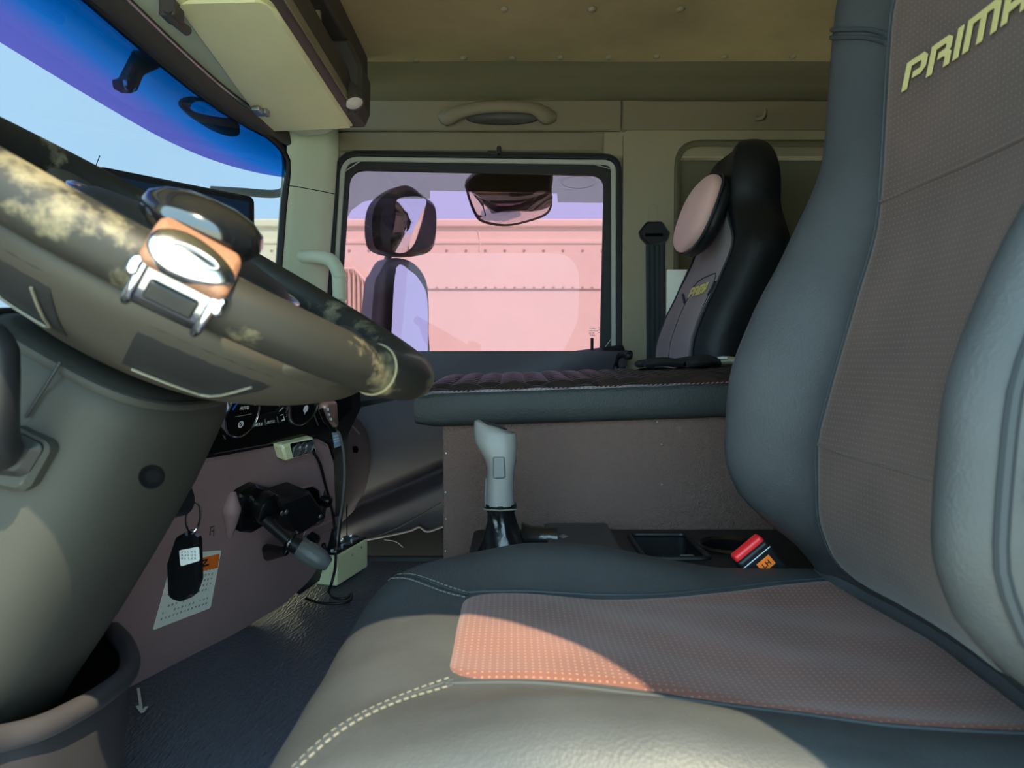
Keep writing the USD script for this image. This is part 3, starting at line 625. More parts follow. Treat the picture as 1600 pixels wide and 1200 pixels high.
# dotted fabric insert on the cushion
U, V = np.meshgrid(np.linspace(0, 1, 70), np.linspace(-1, 1, 60), indexing='ij'); fx0, fx1 = -.053, .392; X = fx0 + (fx1 - fx0) * U
half = .100 + .065 * smooth((X - .05) / .33); rc = .035; d = np.clip(X - fx0, 0, rc); half = half - (rc - np.sqrt(np.maximum(rc * rc - (rc - d) ** 2, 0))); Wd = V * np.maximum(half, .002) + .004
edge = np.minimum(np.minimum((1 - np.abs(V)) * half, X - fx0), .5); lift = .0055 * np.sqrt(np.clip(edge / .010, 0, 1)) - .0025
obj('cushion_fabric', surf(cu.at(X, Wd, lift)), 'fabric_cushion', CU, 60, label='brown fabric insert with rows of tiny pale dots')
for sgn in (-1, 1):
    for dw in (-.0045, .0045):
        path = spline([(-.045, sgn * .098 + dw, 0), (-.075, sgn * (.122) + dw, 0), (-.105, sgn * .155 + dw, 0), (-.13, sgn * .19 + dw, 0), (-.148, sgn * .225 + dw, 0)], 8)
        obj('seam', tube(cu.at(path[:, 0], path[:, 1], .0002), .0016, 6), 'leather_piping', CU)
        st = []; L = np.r_[0, np.cumsum(np.linalg.norm(np.diff(path[:, :2], axis=0), axis=1))]
        for k in np.arange(.004, L[-1] - .005, .0065):
            a, b = (np.array([np.interp(t, L, path[:, i]) for i in (0, 1)]) for t in (k, k + .004)); st.append(tube(cu.at([a[0], b[0]], [a[1] + np.sign(dw) * .003, b[1] + np.sign(dw) * .003], .0012), .0008, 5))
        obj('stitching', cat(*st), 'thread', CU, kind='stuff')
for sgn in (-1, 1):
    path = spline([(-.05, sgn * .104, 0), (.05, sgn * .106, 0), (.15, sgn * .118, 0), (.28, sgn * .155, 0), (.39, sgn * .172, 0)], 10)
    obj('fabric_piping', tube(cu.at(path[:, 0], path[:, 1] + .004, .0002), .0018, 6), 'leather_piping', CU)
sk = [(x, y) for x, y in rrect(-.115, .385, .42, .865, .05)]
obj('seat_base', prism(sk, .17, .01, trimesh.transformations.translation_matrix((0, 0, FZ + .004))), 'satin_black', ds)
# backrest
BKP = obj('backrest', bk.shell(), 'leather', ds, 60, label='blue-black leather backrest with deep side bolsters')
obj('back_fabric', bk.pad(-.120, .120, -.235, .415, (.03, .075)), 'fabric_back', BKP, 60, label='grey-brown fabric panel of the backrest')
obj('back_roll', tube(spline([bk.at(w, -.245, .01) + A3(0, 0, 0) for w in np.linspace(-.21, .21, 12)], 4), .017, 12), 'leather', BKP)
wz = [(.121, -.22), (.121, -.1), (.121, .05), (.121, .2), (.121, .335), (.115, .37), (.095, .405), (.05, .418), (0, .42)]
for sgn in (-1, 1): obj('panel_piping', bk.line([(sgn * a, b) for a, b in wz], .0015, .0004), 'leather_piping', BKP)
for dz in (0, .0085): obj('cross_seam', bk.line([(.122, .326 + dz), (.15, .344 + dz), (.19, .362 + dz), (.221, .376 + dz)], .0026), 'leather_piping', BKP)
for dz in (0, .0085): obj('cross_seam', bk.line([(-.122, .326 + dz), (-.15, .344 + dz), (-.19, .362 + dz), (-.221, .376 + dz)], .0026), 'leather_piping', BKP)
obj('fabric_crease', bk.line([(.113, .163), (.06, .166), (0, .167), (-.06, .167), (-.113, .166)], .0022, -.0022), 'fabric_back', BKP)
obj('fabric_crease', bk.line([(.113, -.085), (.05, -.09), (-.05, -.09), (-.113, -.088)], .0018, -.0022), 'fabric_back', BKP)
for sgn in (-1, 1):
    q = spline([(sgn * .249, b, 0) for b in (-.27, -.18, -.1, 0, .1, .2, .3, .38)], 6)
    obj('bolster_piping', tube(bk.at(np.full(len(q), sgn * .222), q[:, 1], .001), .0042, 8), 'leather_piping', BKP, label='raised piping on the outer bolster edge')
# stitched seam across the outer side of the near bolster
for dz in (0, .012):
    q = [bk.put(float(XB(-.075)) + a, -.2345, -.075 + dz + b) for a, b in ((.028, 0), (.045, .0), (.07, -.001), (.10, -.003))]
    obj('side_seam', tube(q, .0022, 6), 'leather_piping', BKP)
q = [bk.at(-.224, z, .004) for z in np.arange(-.26, -.07, .0075)]
obj('stitching', cat(*[tube([a + A3(.003, -.001, -.002), a + A3(.007, -.001, .003)], .0011, 5) for a in q]), 'thread', BKP, kind='stuff')
ds_l = letters(bk, .088, .262, .028, -.0052, .20, .0006, 1.30)
for m in ds_l: obj('letter', m, 'gold_thread', BKP, False)

# ---- passenger seat (same make, further back)
pb = Back(1.80, .162, .058, -.03, .470, .70, .12, .090, .20)
ps = thing('passenger_seat', 'black and mauve leather passenger seat standing beyond the bed platform', 'seat', (.5, 1.78, FZ))
obj('backrest', pb.shell(), 'leather_black', ps, 60)
fx_, fz_ = np.meshgrid(np.linspace(-.197, .197, 50), np.linspace(-.22, .285, 60), indexing='ij')
taper = 1 - .25 * smooth((fz_ - .10) / .2)
obj('front_panel', surf(pb.at(fx_ * taper, fz_, -.0025)[::-1]), 'fabric_mauve', ps, 60, label='mauve front panel of the backrest')
obj('centre_panel', pb.pad(-.105, .105, -.20, .155, (.03, .05), .007), 'fabric_mauve', ps, 60, label='mauve centre panel carrying gold lettering')
for sgn in (-1, 1):
    obj('piping', pb.line([(sgn * .196, -.22), (sgn * .196, .0), (sgn * .196, .1), (sgn * .19, .19), (sgn * .16, .27), (sgn * .15, .3)], .003, -.003), 'leather_piping', ps)
    obj('panel_seam', pb.line([(sgn * .107, -.2), (sgn * .107, .10), (sgn * .09, .145), (sgn * .05, .157), (0, .158)], .002, -.002), 'leather_piping', ps)
    obj('tab', tube(pb.at([sgn * .112, sgn * .150], [.10, .125], -.004), .004, 6), 'leather_piping', ps)
for m in letters(pb, .092, .110, .028, -.0088, .15, .0010, 1.15): obj('letter', m, 'gold_bright', ps, False)
pcu = Cushion(1.805)
pc = pcu.shell(); pc.apply_translation((.13, 0, .07)); obj('cushion', pc, 'leather_black', ps, 60)
obj('seat_base', prism(rrect(.02, 1.57, .50, 2.02, .05), .25, .01, trimesh.transformations.translation_matrix((0, 0, FZ + .004))), 'satin_black', ps)
# neck cushion strapped to it
ncen = P(1088, 335, y=1.79)
nk = thing('neck_cushion', 'dusty pink neck cushion with black sides hung on the passenger seat', 'cushion', ncen)
def lozenge(rx, ry, rz, p=2.6, n=28, m=40):
    th = np.linspace(-np.pi / 2, np.pi / 2, n); ph = np.linspace(0, 2 * np.pi, m, endpoint=False); sg = lambda c, e: np.sign(c) * np.abs(c) ** e
    s = []
    for t in th: s.append(np.stack([np.full(m, rx * sg(np.sin(t), 2 / 2.2)), ry * sg(np.cos(t), 2 / p) * sg(np.cos(ph), 2 / p), rz * sg(np.cos(t), 2 / p) * sg(np.sin(ph), 2 / p)], -1))
    return loft(s)
tilt = trimesh.transformations.rotation_matrix(math.radians(20), (0, 1, 0))
def tilted(m): m.apply_transform(tilt); m.apply_translation(ncen); return m
body = lozenge(.032, .130, .098); body.apply_translation((.026, 0, 0)); obj('body', tilted(body), 'leather_black', nk, 60)
face = lozenge(.034, .125, .095); face.apply_translation((.002, 0, 0)); obj('face', tilted(face), 'pillow_face', nk, 60, label='dusty pink front face')
ring = np.array([(.012, .134 * np.sign(math.cos(a)) * abs(math.cos(a)) ** .77, .0975 * np.sign(math.sin(a)) * abs(math.sin(a)) ** .77) for a in np.linspace(0, 2 * np.pi, 60, endpoint=False)])
obj('edge_piping', tilted(tube(ring, .0032, 8, True, hint=(1, 0, 0))), 'leather_piping', nk)
obj('strap', tube([ncen + A3(.085, -.02, .075), ncen + A3(.13, -.02, .125)], .010, 8, flat=(1, .3)), 'leather_black', nk)

#================================================================ BED PLATFORM
BY = 1.15
b0 = P(650, 640, y=BY)
tiltx = .0170 / .49 * .9
def bedz(x, y): return -.049 + (x + .155) * tiltx * 1.05 + (y - BY) * .030
bd = thing('bed_platform', 'black quilted bed pad on a cloth-covered board box between the seats', 'bed', (.4, 1.35, FZ))
BX0, BX1, BY0, BY1 = -.155, 1.05, 1.13, 1.525
n, m = 200, 110
gx, gy = np.meshgrid(np.linspace(BX0 + .006, BX1, n), np.linspace(BY0 + .004, BY1, m), indexing='ij')
cell = .078; sx, sy = (gx - BX0) / cell, (gy - BY0) / (cell * .62)
u_, v_ = sx + sy, sx - sy; fu, fv = u_ - np.floor(u_), v_ - np.floor(v_)
puff = np.power(np.abs(np.sin(np.pi * fu) * np.sin(np.pi * fv)), .42)
eg = np.clip(np.minimum(np.minimum(gx - BX0, BX1 - gx), np.minimum(gy - BY0, BY1 - gy)) / .02, 0, 1)
top = bedz(gx, gy) - .002 + .0145 * puff * eg
obj('quilted_top', thick(np.stack([gx, gy, top], -1), A3(0, 0, -.02)), 'quilt', bd, True, label='black quilted top with diamond tufts')
lines = []
for k in range(-14, 34):
    for s_ in (1, -1):
        t = np.linspace(0, (BY1 - BY0 - .03) / (cell * .62), 20); yv = BY0 + .015 + t * cell * .62; xv = BX0 + cell * (k - s_ * ((yv - BY0) / (cell * .62)))
        ok = (xv > BX0 + .015) & (xv < BX1 - .01)
        if ok.sum() > 2: lines.append(tube(np.stack([xv[ok], yv[ok], bedz(xv[ok], yv[ok]) + .0008], -1), .0009, 4))
obj('quilt_stitching', cat(*lines), 'thread_red', bd, kind='stuff')
secs = []
for x in np.linspace(BX0, BX1, 40):
    e = .006 * max(0, 1 - (x - BX0) / .012); zt = bedz(x, BY0); s_ = []
    secs.append(np.array([(x, y, zt + zz) for y, zz in [(BY1, -.002), (BY0 + .010, .001 - e), (BY0 + .003, -.003 - e), (BY0, -.010), (BY0 - .002, -.028), (BY0, -.045), (BY0 + .005, -.053 + e), (BY0 + .014, -.056 + e), (BY1, -.056)]]))
obj('pad_border', loft(secs), 'leather_grain', bd, 50, label='grained black leatherette border of the pad')
xs_ = np.linspace(BX0 + .004, BX1, 160)
obj('border_stitching', cat(*[tube([(x, BY0 + .0025, bedz(x, BY0) - .0005), (x + .004, BY0 + .0035, bedz(x, BY0) + .001)], .0009, 4) for x in xs_]), 'thread_red', bd, kind='stuff')
bl = P(692, 700, y=BY)[0]
zt = lambda x: bedz(x, BY0) - .055
bpts = [(bl, FZ + .004), (BX1 - .03, FZ + .004), (BX1 - .03, zt(BX1)), (bl, zt(bl))]
obj('front_board', prism(bpts, .018, .002, frame(A3(0, BY + .018, 0), A3(1, 0, 0), A3(0, 0, 1), A3(0, -1, 0))), 'board_cloth', bd, label='dark woven cloth stapled over the board')
obj('end_board', rbox((.018, BY1 - BY - .04, .36), .002, (bl + .009, (BY + BY1) / 2, FZ + .004 + .18)), 'board_cloth', bd)
stp = [P(a, b, y=BY - .001) for a, b in [(697, 708), (696, 769), (697, 811), (1034, 695), (1034, 757), (1034, 817), (1091, 786), (1027, 659), (696, 861)]]
obj('staples', cat(*[rbox((.0035, .003, .0035), .001, p) for p in stp]), 'silver', bd, kind='stuff')
gl_c = P(1060, 574, y=1.50)
gz = bedz(gl_c[0], 1.47) + .010
gv = thing('work_glove', 'black work glove with a pale knitted cuff lying on the bed pad', 'glove', (gl_c[0], 1.47, gz))
def finger(pts, r): return tube(spline(pts, 5), r, 10, flat=(1.15, .8))
g = lambda dx, dy, dz: A3(gl_c[0] + dx, 1.47 + dy, gz + dz)
obj('palm', loft([np.array([g(dx, math.cos(a) * w, hgt / 2 + .003 + math.sin(a) * hgt / 2) for a in np.linspace(0, 2 * np.pi, 16, endpoint=False)]) for dx, w, hgt in [(-.022, .036, .010), (-.01, .042, .017), (.02, .045, .022), (.05, .042, .024), (.075, .035, .018)]]), 'glove_black', gv)
for k, (dy, L) in enumerate([(-.034, .068), (-.012, .08), (.011, .075), (.033, .06)]): obj('finger', finger([g(-.01, dy, .009), g(-.045, dy * 1.15 - .004, .011 + .003 * (k % 2)), g(-.02 - L, dy * 1.3 - .01, .007)], np.array([.0105] * 6 + [.0098] * 4 + [.006])[:11]), 'glove_black', gv)
obj('thumb', finger([g(.04, -.035, .010), g(.02, -.06, .011), g(-.005, -.068, .008)], np.array([.0115] * 9 + [.009, .006])[:11]), 'glove_black', gv)
obj('cuff', loft([np.array([g(dx, math.cos(a) * w, hgt / 2 + .003 + math.sin(a) * hgt / 2) for a in np.linspace(0, 2 * np.pi, 16, endpoint=False)]) for dx, w, hgt in [(.070, .036, .020), (.085, .04, .022), (.11, .043, .020), (.125, .042, .012)]]), 'glove_cuff', gv, label='pale knitted cuff')
obj('tab', rbox((.016, .016, .005), .0015, g(.074, -.034, .020)), 'paper_pale', gv)

#================================================================ OVERHEAD
oh = thing('overhead_shelf', 'dark overhead storage shelf with an open slot above the windscreen', 'shelf', (-.42, 1.2, .75))
ya, yb = .25, 1.905
prof = [(-.424, .620), (-.408, .624), (-.398, .645), (-.400, .690), (-.408, .728), (-.420, .742), (-.432, .742), (-.436, .70), (-.434, .63)]
obj('rail', loft([np.array([(a, y, b) for a, b in spline([(p[0], p[1], 0) for p in prof], 4, True)[:, :2]]) for y in np.linspace(ya, yb - .06, 10)]), 'dark_trim', oh)
obj('rail_bead', tube([(-.4255, y, .7435) for y in (ya, 1.0, yb - .07)], .0028, 6), 'silver', oh)
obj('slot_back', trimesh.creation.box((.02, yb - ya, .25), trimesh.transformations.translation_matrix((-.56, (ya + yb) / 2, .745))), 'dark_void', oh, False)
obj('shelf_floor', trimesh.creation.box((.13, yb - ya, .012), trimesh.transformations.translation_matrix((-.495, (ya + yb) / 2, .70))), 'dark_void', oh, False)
obj('upper_lip', rbox((.14, yb - ya + .16, .07), .010, (-.482, (ya + yb) / 2 + .08, .838)), 'dark_trim', oh)
obj('divider', rbox((.08, .016, .10), .004, (-.478, 1.66, .775)), 'trim_beige', oh)
endp = roundpoly([(-.436, .620), (-.390, .620), (-.376, .652), (-.374, .735), (-.405, .805), (-.54, .805), (-.54, .66)], .012, 4)
obj('end_cap', prism(endp, .11, .010, frame(A3(0, yb, 0), A3(1, 0, 0), A3(0, 0, 1), A3(0, -1, 0))), 'dark_trim', oh)
lp = P(553, 160, y=1.765); ln = unit(A3(.30, -.32, -.90))
rl = thing('reading_lamp', 'round clear reading lamp in the end of the overhead shelf', 'lamp', lp)
obj('bezel', lathe([(.016, -.05), (.024, -.03), (.026, .0), (.0255, .003), (.022, .004), (.0215, .001)], 28, lp, ln), 'dark_trim', rl)
obj('lens', lathe([(.0215, -.004), (.0213, .0025), (.018, .0045), (.010, .006), (.001, .0065)], 28, lp, ln), 'lens', rl, label='ribbed clear lens')
# visor folded flat under the shelf
vz = .612
vpts = [P(a, b, z=vz)[:2] for a, b in [(268, 4), (418, 0), (552, 201), (418, 207)]]
vs = thing('sun_visor', 'pale olive vinyl sun visor folded flat under the overhead shelf', 'visor', (-.5, 1.5, vz))
obj('pad', prism(roundpoly(vpts, [.03, .03, .012, .02], 8), .016, .006, frame(A3(0, 0, vz + .016), A3(1, 0, 0), A3(0, -1, 0), A3(0, 0, -1)) @ np.diag([1, -1, 1, 1])), 'visor_vinyl', vs)
obj('shelf_underside', prism(roundpoly([(-.66, .30), (-.395, .30), (-.398, 1.90), (-.645, 1.94)], .01, 3), .02, 0, trimesh.transformations.translation_matrix((0, 0, vz + .022))), 'trim_beige', oh)
pv = P(277, 35, z=.60)
obj('hinge_bracket', rbox((.03, .04, .03), .006, P(268, 18, z=.605)), 'dark_trim', vs)
obj('hinge_rod', tube([P(262, 12, z=.600), P(270, 30, z=.595), P(292, 48, z=.600)], .009, 10), 'dark_trim', vs)
cl = P(404, 174, z=.605)
obj('clip', cat(rbox((.022, .045, .012), .004, cl), rbox((.012, .03, .02), .004, cl + A3(.014, .012, .004))), 'silver', vs)
# roof grab handle
hp = [(688, 180), (700, 183), (722, 174), (760, 167), (800, 166), (835, 170), (852, 180), (868, 182)]
gh = thing('roof_grab_handle', 'olive grab handle on the roof rail above the passenger window', 'handle', P(778, 178, y=2.09))
yv = [2.098, 2.085, 2.07, 2.06, 2.06, 2.07, 2.085, 2.098]
obj('grip', tube(spline([P(a, b, y=y) for (a, b), y in zip(hp, yv)], 6), np.r_[np.linspace(.012, .024, 6), np.linspace(.024, .0175, 8), np.full(15, .0175), np.linspace(.0175, .025, 8), np.linspace(.025, .012, 6)][:43], 14, flat=(.75, 1)), 'rail_trim', gh)
rc_ = P(785, 186, y=2.102)
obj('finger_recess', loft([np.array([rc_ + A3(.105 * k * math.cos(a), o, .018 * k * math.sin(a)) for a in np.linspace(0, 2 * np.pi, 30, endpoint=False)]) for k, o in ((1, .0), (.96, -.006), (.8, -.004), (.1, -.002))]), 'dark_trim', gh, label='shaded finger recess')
obj('screw_cap', lathe([(.016, 0), (.0155, .004), (.012, .006), (.001, .0065)], 22, P(700, 176, y=2.076), (0, -1, .1)), 'rail_trim', gh)
# coat hook
hk = P(1187, 184, y=2.112)
ck = thing('coat_hook', 'small beige coat hook on the rear roof rail panel', 'hook', hk)
obj('plate', rbox((.03, .006, .018), .004, hk + A3(0, -.002, -.002)), 'rail_trim', ck)
obj('prong', tube(spline([hk + A3(-.010, -.004, -.004), hk + A3(-.004, -.022, -.008), hk + A3(.004, -.028, .0), hk + A3(.006, -.028, .014)], 6), .005, 10), 'rail_trim', ck)
obj('screw', lathe([(.004, 0), (.004, .003), (.002, .004)], 12, hk + A3(-.008, -.005, -.002), (0, -1, 0)), 'dark_trim', ck)
# A pillar grab handle
ah = thing('pillar_grab_handle', 'grey-green bent grab handle on the windscreen pillar', 'handle', P(500, 400, y=2.03))
hpts = [(466, 401, 2.045), (482, 401, 2.03), (502, 402, 2.012), (518, 408, 2.005), (528, 425, 2.0), (530, 445, 2.0), (531, 490, 2.0), (531, 560, 2.01), (530, 600, 2.05)]
obj('bar', tube(spline([P(a, b, y=y) for a, b, y in hpts], 7), .0195, 14), 'trim_pillar', ah)
obj('end_cap', loft([np.array([P(466, 401, y=2.05) + A3(.020 * k * math.cos(a) * 1.2, o, .021 * k * math.sin(a)) for a in np.linspace(0, 2 * np.pi, 24, endpoint=False)]) for k, o in ((1, .01), (1, -.012), (.9, -.018), (.1, -.020))]), 'trim_pillar', ah)
obj('screw', lathe([(.0075, 0), (.0075, .0015), (.005, .002), (.001, .001)], 14, P(473, 400, y=2.030), (0, -1, 0)), 'dark_trim', ah)
# passenger belt
sb = thing('seat_belt', 'dark passenger seat belt hanging from its guide on the door pillar', 'seat belt', P(1022, 360, y=2.09))
gp = [P(a, b, y=2.09) for a, b in [(1010, 347), (1034, 347), (1046, 364), (1042, 376), (1030, 383), (1012, 383), (1001, 372), (998, 362)]]
obj('guide', prism(roundpoly([(q[0], q[2]) for q in gp], .008, 4), .02, .005, frame(A3(0, 2.10, 0), A3(1, 0, 0), A3(0, 0, 1), A3(0, -1, 0))), 'satin_black', sb)
sl = P(1022, 367, y=2.079); obj('guide_slot', rbox((.052, .004, .009), .002, sl), 'dark_void', sb)
sc_ = P(1021, 333, y=2.1)
obj('height_slot', prism(Polygon(rrect(sc_[0] - .017, sc_[2] - .04, sc_[0] + .017, sc_[2] + .032, .012)).difference(Polygon(rrect(sc_[0] - .011, sc_[2] - .05, sc_[0] + .011, sc_[2] + .024, .008))), .008, 0, frame(A3(0, 2.106, 0), A3(1, 0, 0), A3(0, 0, 1), A3(0, -1, 0))), 'trim_beige', sb)
wx0, wx1 = P(1009, 400, y=2.09)[0], P(1039, 400, y=2.09)[0]
rows = []
for t in np.linspace(0, 1, 24):
    z = sl[2] - .012 - t * .75; rows.append([(wx0 + (wx1 - wx0) * u + .012 * t, 2.088 + .0018 * math.cos(u * 8 * np.pi) + .01 * math.sin(t * 2), z) for u in np.linspace(0, 1, 41)])
obj('webbing', thick(np.array(rows), A3(0, .002, 0)), 'belt_web', sb)
pbx = thing('pale_panel', 'pale upright card standing behind the passenger seat', 'card', P(1050, 470, y=2.05))
obj('card', prism(rrect(P(1042, 420, y=2.05)[0], P(1042, 520, y=2.05)[2], P(1100, 420, y=2.05)[0], P(1042, 421, y=2.05)[2], .004), .004, .001, frame(A3(0, 2.054, 0), A3(1, 0, 0), A3(0, 0, 1), A3(0, -1, 0))), 'paper_white', pbx)

#================================================================ DASHBOARD
DA, DB, DC = A3(-.491, 1.13, -.1545), A3(-.389, 1.42, -.1545), A3(-.545, 1.30, -.52)
de1 = unit(DB - DA); de2 = (DC - DA) - np.dot(DC - DA, de1) * de1; de2 = unit(de2); dn = -np.cross(de1, de2)
if dn[0] < 0: dn = -dn
def D(px, py, off=0.): return P(px, py, plane=(DA + dn * off, dn))
def dpoly(pxs, off=0., r=0.0, n=5):
    q = [D(a, b, off) for a, b in pxs]; pts = np.array([(np.dot(p - DA, de1), -np.dot(p - DA, de2)) for p in q])
    return roundpoly(pts, r, n) if np.any(np.asarray(r) > 0) else pts
DM = lambda off: frame(DA + dn * off, de1, -de2, np.cross(de1, -de2))
DSG = 1 if np.dot(np.cross(de1, -de2), dn) > 0 else -1
def dplate(pxs, off, h, bev=.0, r=0.0, n=5):
    """plate seen at these places on the centre stack, its outer face h above off"""
    pts = dpoly(pxs, off + h, r, n); return prism(pts, h, bev, frame(DA + dn * off, de1, -de2, dn) if DSG > 0 else frame(DA + dn * off, de1, -de2, dn))
def dflat(poly, off, h=.0006): return prism(poly, h, 0, frame(DA + dn * off, de1, -de2, dn))
da = thing('dashboard', 'dark mauve dashboard with its centre stack turned towards the driver', 'dashboard', (-.6, 1.1, -.5))
low = [(200, 727), (320, 717), (478, 689), (500, 687), (516, 696), (524, 722), (527, 790), (516, 850), (490, 905), (440, 950), (300, 1035), (180, 1100), (60, 1180), (-160, 1320), (-380, 1400), (-300, 800)]
obj('lower_panel', dplate(low, -.05, .05, .006, [0, 0, .03, .03, .03, .03, .05, .08, .08, .05, .05, .02, .05, .05, .05, .05]), 'dash_mauve', da, 40)
obj('side_trim', dplate([(470, 690), (520, 640), (548, 636), (546, 700), (541, 770), (532, 850), (505, 905), (470, 930)], -.045, .03, .004), 'dash_dark', da)
# top and body
prof = [(-.96, -.10), (-.95, -.02), (-.90, .0), (-.66, .0), (-.58, -.02), (-.56, -.06), (-.60, -.12), (-.70, -.50), (-.96, -.52)]
ysd = np.r_[np.linspace(.22, 1.2, 10), np.linspace(1.3, 1.96, 10)]
obj('upper_body', loft([np.array([(a - .10 * max(0, (y - 1.5) / .46) * (a > -.9), y, b) for a, b in spline([(p[0], p[1], 0) for p in prof], 4, True)[:, :2]]) for y in ysd]), 'dash_top', da)
tail = [(-.85, -.06), (-.54, -.09), (-.46, -.135), (-.415, -.185), (-.398, -.25), (-.402, -.32), (-.43, -.39), (-.50, -.44), (-.85, -.44)]
ts_ = spline([(p[0], p[1], 0) for p in tail], 5)[:, :2]
obj('passenger_end', loft([np.array([(a, y, b) for a, b in ts_]) * 1 for y in np.linspace(1.5, 1.99, 8)] + [np.array([(a - .012, 1.998, b) for a, b in ts_])]), 'dash_end', da)
def on_tail(px, py, y): return P(px, py, y=y)
obj('end_bead', tube(spline([P(524, 662, y=1.62), P(545, 662, y=1.72), P(562, 678, y=1.80)], 5), .0022, 6), 'silver', da, label='thin bright bead on the passenger end')
scw = P(555, 703, y=1.80)
obj('screw_recess', lathe([(.010, -.004), (.010, .002), (.007, .003), (.006, -.001), (.001, -.002)], 16, scw, (1, -.55, 0)), 'gloss_black', da)
# climate panel
obj('climate_panel', dplate([(322, 640), (545, 560), (552, 640), (522, 668), (498, 682), (322, 714)], -.03, .038, .004, .006), 'gloss_black', da, label='gloss black climate control panel')
obj('climate_surround', dplate([(300, 630), (560, 545), (566, 636), (540, 690), (522, 722), (515, 694), (498, 686), (318, 721), (312, 716)], -.04, .036, .004, .004), 'satin_black', da)
OFC = .0085
def knob(px, py, rpx, parent, tick):
    c = D(px, py, OFC); rr = np.linalg.norm(D(px + rpx, py, OFC) - c) * .93
    k = obj('dial', lathe([(rr * 1.06, -.002), (rr * 1.04, .010), (rr, .0165), (rr * .93, .018), (rr * .90, .0165), (.0005, .0165)], 36, c, dn), 'gloss_black', parent)
    obj('dial_ring', lathe([(rr * 1.045, .009), (rr * 1.05, .011), (rr * 1.01, .0172), (rr * .955, .0186), (rr * .94, .0180), (rr * 1.0, .012)], 36, c, dn), 'chrome', k)
    return c, rr, k
e1_, e2_ = de1, -de2
def ring_arc(c, r, a0, a1, w, off):  # a printed arc on a dial
    a = np.radians(np.linspace(a0, a1, 14)); g = stroke([(r * math.cos(t), r * math.sin(t)) for t in a], w)
    return prism(g, .0006, 0, frame(c + dn * off, e1_, e2_, dn))
def dtext(s, px, py, h, off, parent, mt='print_white', name='lettering', rot=0.0):
    t = meshkit.text_mesh(s, h, .0005); t.apply_translation((-t.bounds[:, 0].mean(), -t.bounds[:, 1].mean(), 0)); t.apply_transform(trimesh.transformations.rotation_matrix(rot, (0, 0, 1)))
    t.apply_transform(frame(D(px, py, off), e1_, e2_, dn)); return obj(name, t, mt, parent, False)
c, rr, k1 = knob(367, 643, 27, da, 0)
obj('cold_mark', ring_arc(c, rr * .72, 108, 160, .0035, .0167), 'print_blue', k1); obj('hot_mark', ring_arc(c, rr * .72, 30, 92, .0035, .0167), 'print_red', k1)
tt = meshkit.text_mesh('AUTO', .0055, .0005, True); tt.apply_translation((-tt.bounds[:, 0].mean(), rr * .22, 0)); tt.apply_transform(frame(c + dn * .0167, e1_, e2_, dn)); obj('lettering', tt, 'print_white', k1, False)
obj('pointer', prism(stroke([(-rr * .45, -rr * .06), (rr * .5, rr * .0)], .0012), .0006, 0, frame(c + dn * .0167, e1_, e2_, dn)), 'print_grey', k1)
fan = unary_union([Point(.30 * rr * 0, -.42 * rr).buffer(.15 * rr).difference(Point(0, -.42 * rr).buffer(.10 * rr)), stroke([(-.06 * rr, -.5 * rr), (.06 * rr, -.34 * rr)], .001)])
obj('symbol', prism(fan, .0006, 0, frame(c + dn * .0167, e1_, e2_, dn)), 'print_white', k1)
c2, rr2, k2 = knob(466, 626, 23, da, 0)
obj('symbol', prism(unary_union([Point(.1 * rr2, -.25 * rr2).buffer(.16 * rr2), stroke([(.1 * rr2, -.5 * rr2), (.1 * rr2, -.1 * rr2)], .0012)]), .0006, 0, frame(c2 + dn * .0167, e1_, e2_, dn)), 'print_white', k2)
obj('button_strip', dplate([(391, 652), (446, 640), (450, 656), (395, 669)], OFC, .003, .001, .002), 'satin_black', da)
dtext('MODE', 404, 663, .0052, OFC + .0032, da); dtext('AUTO', 423, 659, .0052, OFC + .0032, da)
obj('button_strip', dplate([(432, 640), (446, 630), (450, 656), (436, 662)], OFC, .003, .001, .002), 'satin_black', da)
s_ = [[(436, 648), (446, 644)], [(438, 654), (448, 650)], [(440, 660), (446, 655)], [(436, 660), (448, 656)]]
for a, b in (((413, 655), (415, 665)), ((432, 651), (434, 661)), ((393, 657), (396, 667))):
    obj('divider_line', dflat(Polygon(dpoly([(a[0], a[1]), (a[0] + 1.2, a[1]), (b[0] + 1.2, b[1]), b], OFC + .003)), OFC + .003), 'print_grey', da, False)
ico = unary_union([stroke(dpoly(k_, OFC), .0016) for k_ in ([(434, 642), (440, 636), (444, 645)], [(436, 648), (446, 645)], [(438, 656), (446, 653)], [(441, 645), (442, 656)])])
obj('symbol', dflat(ico, OFC + .003), 'print_white', da, False)
for a, b in (((334, 648), (352, 686)), ((432, 626), (446, 652)), ((484, 630), (497, 664)), ((502, 628), (516, 650))):
    obj('bright_line', tube([D(*a, OFC + .001), D(*b, OFC + .001)], .0014, 6), 'silver', da)
obj('side_vent', dplate([(318, 655), (330, 652), (334, 676), (322, 690)], OFC, .006, .002, .002), 'silver', da)
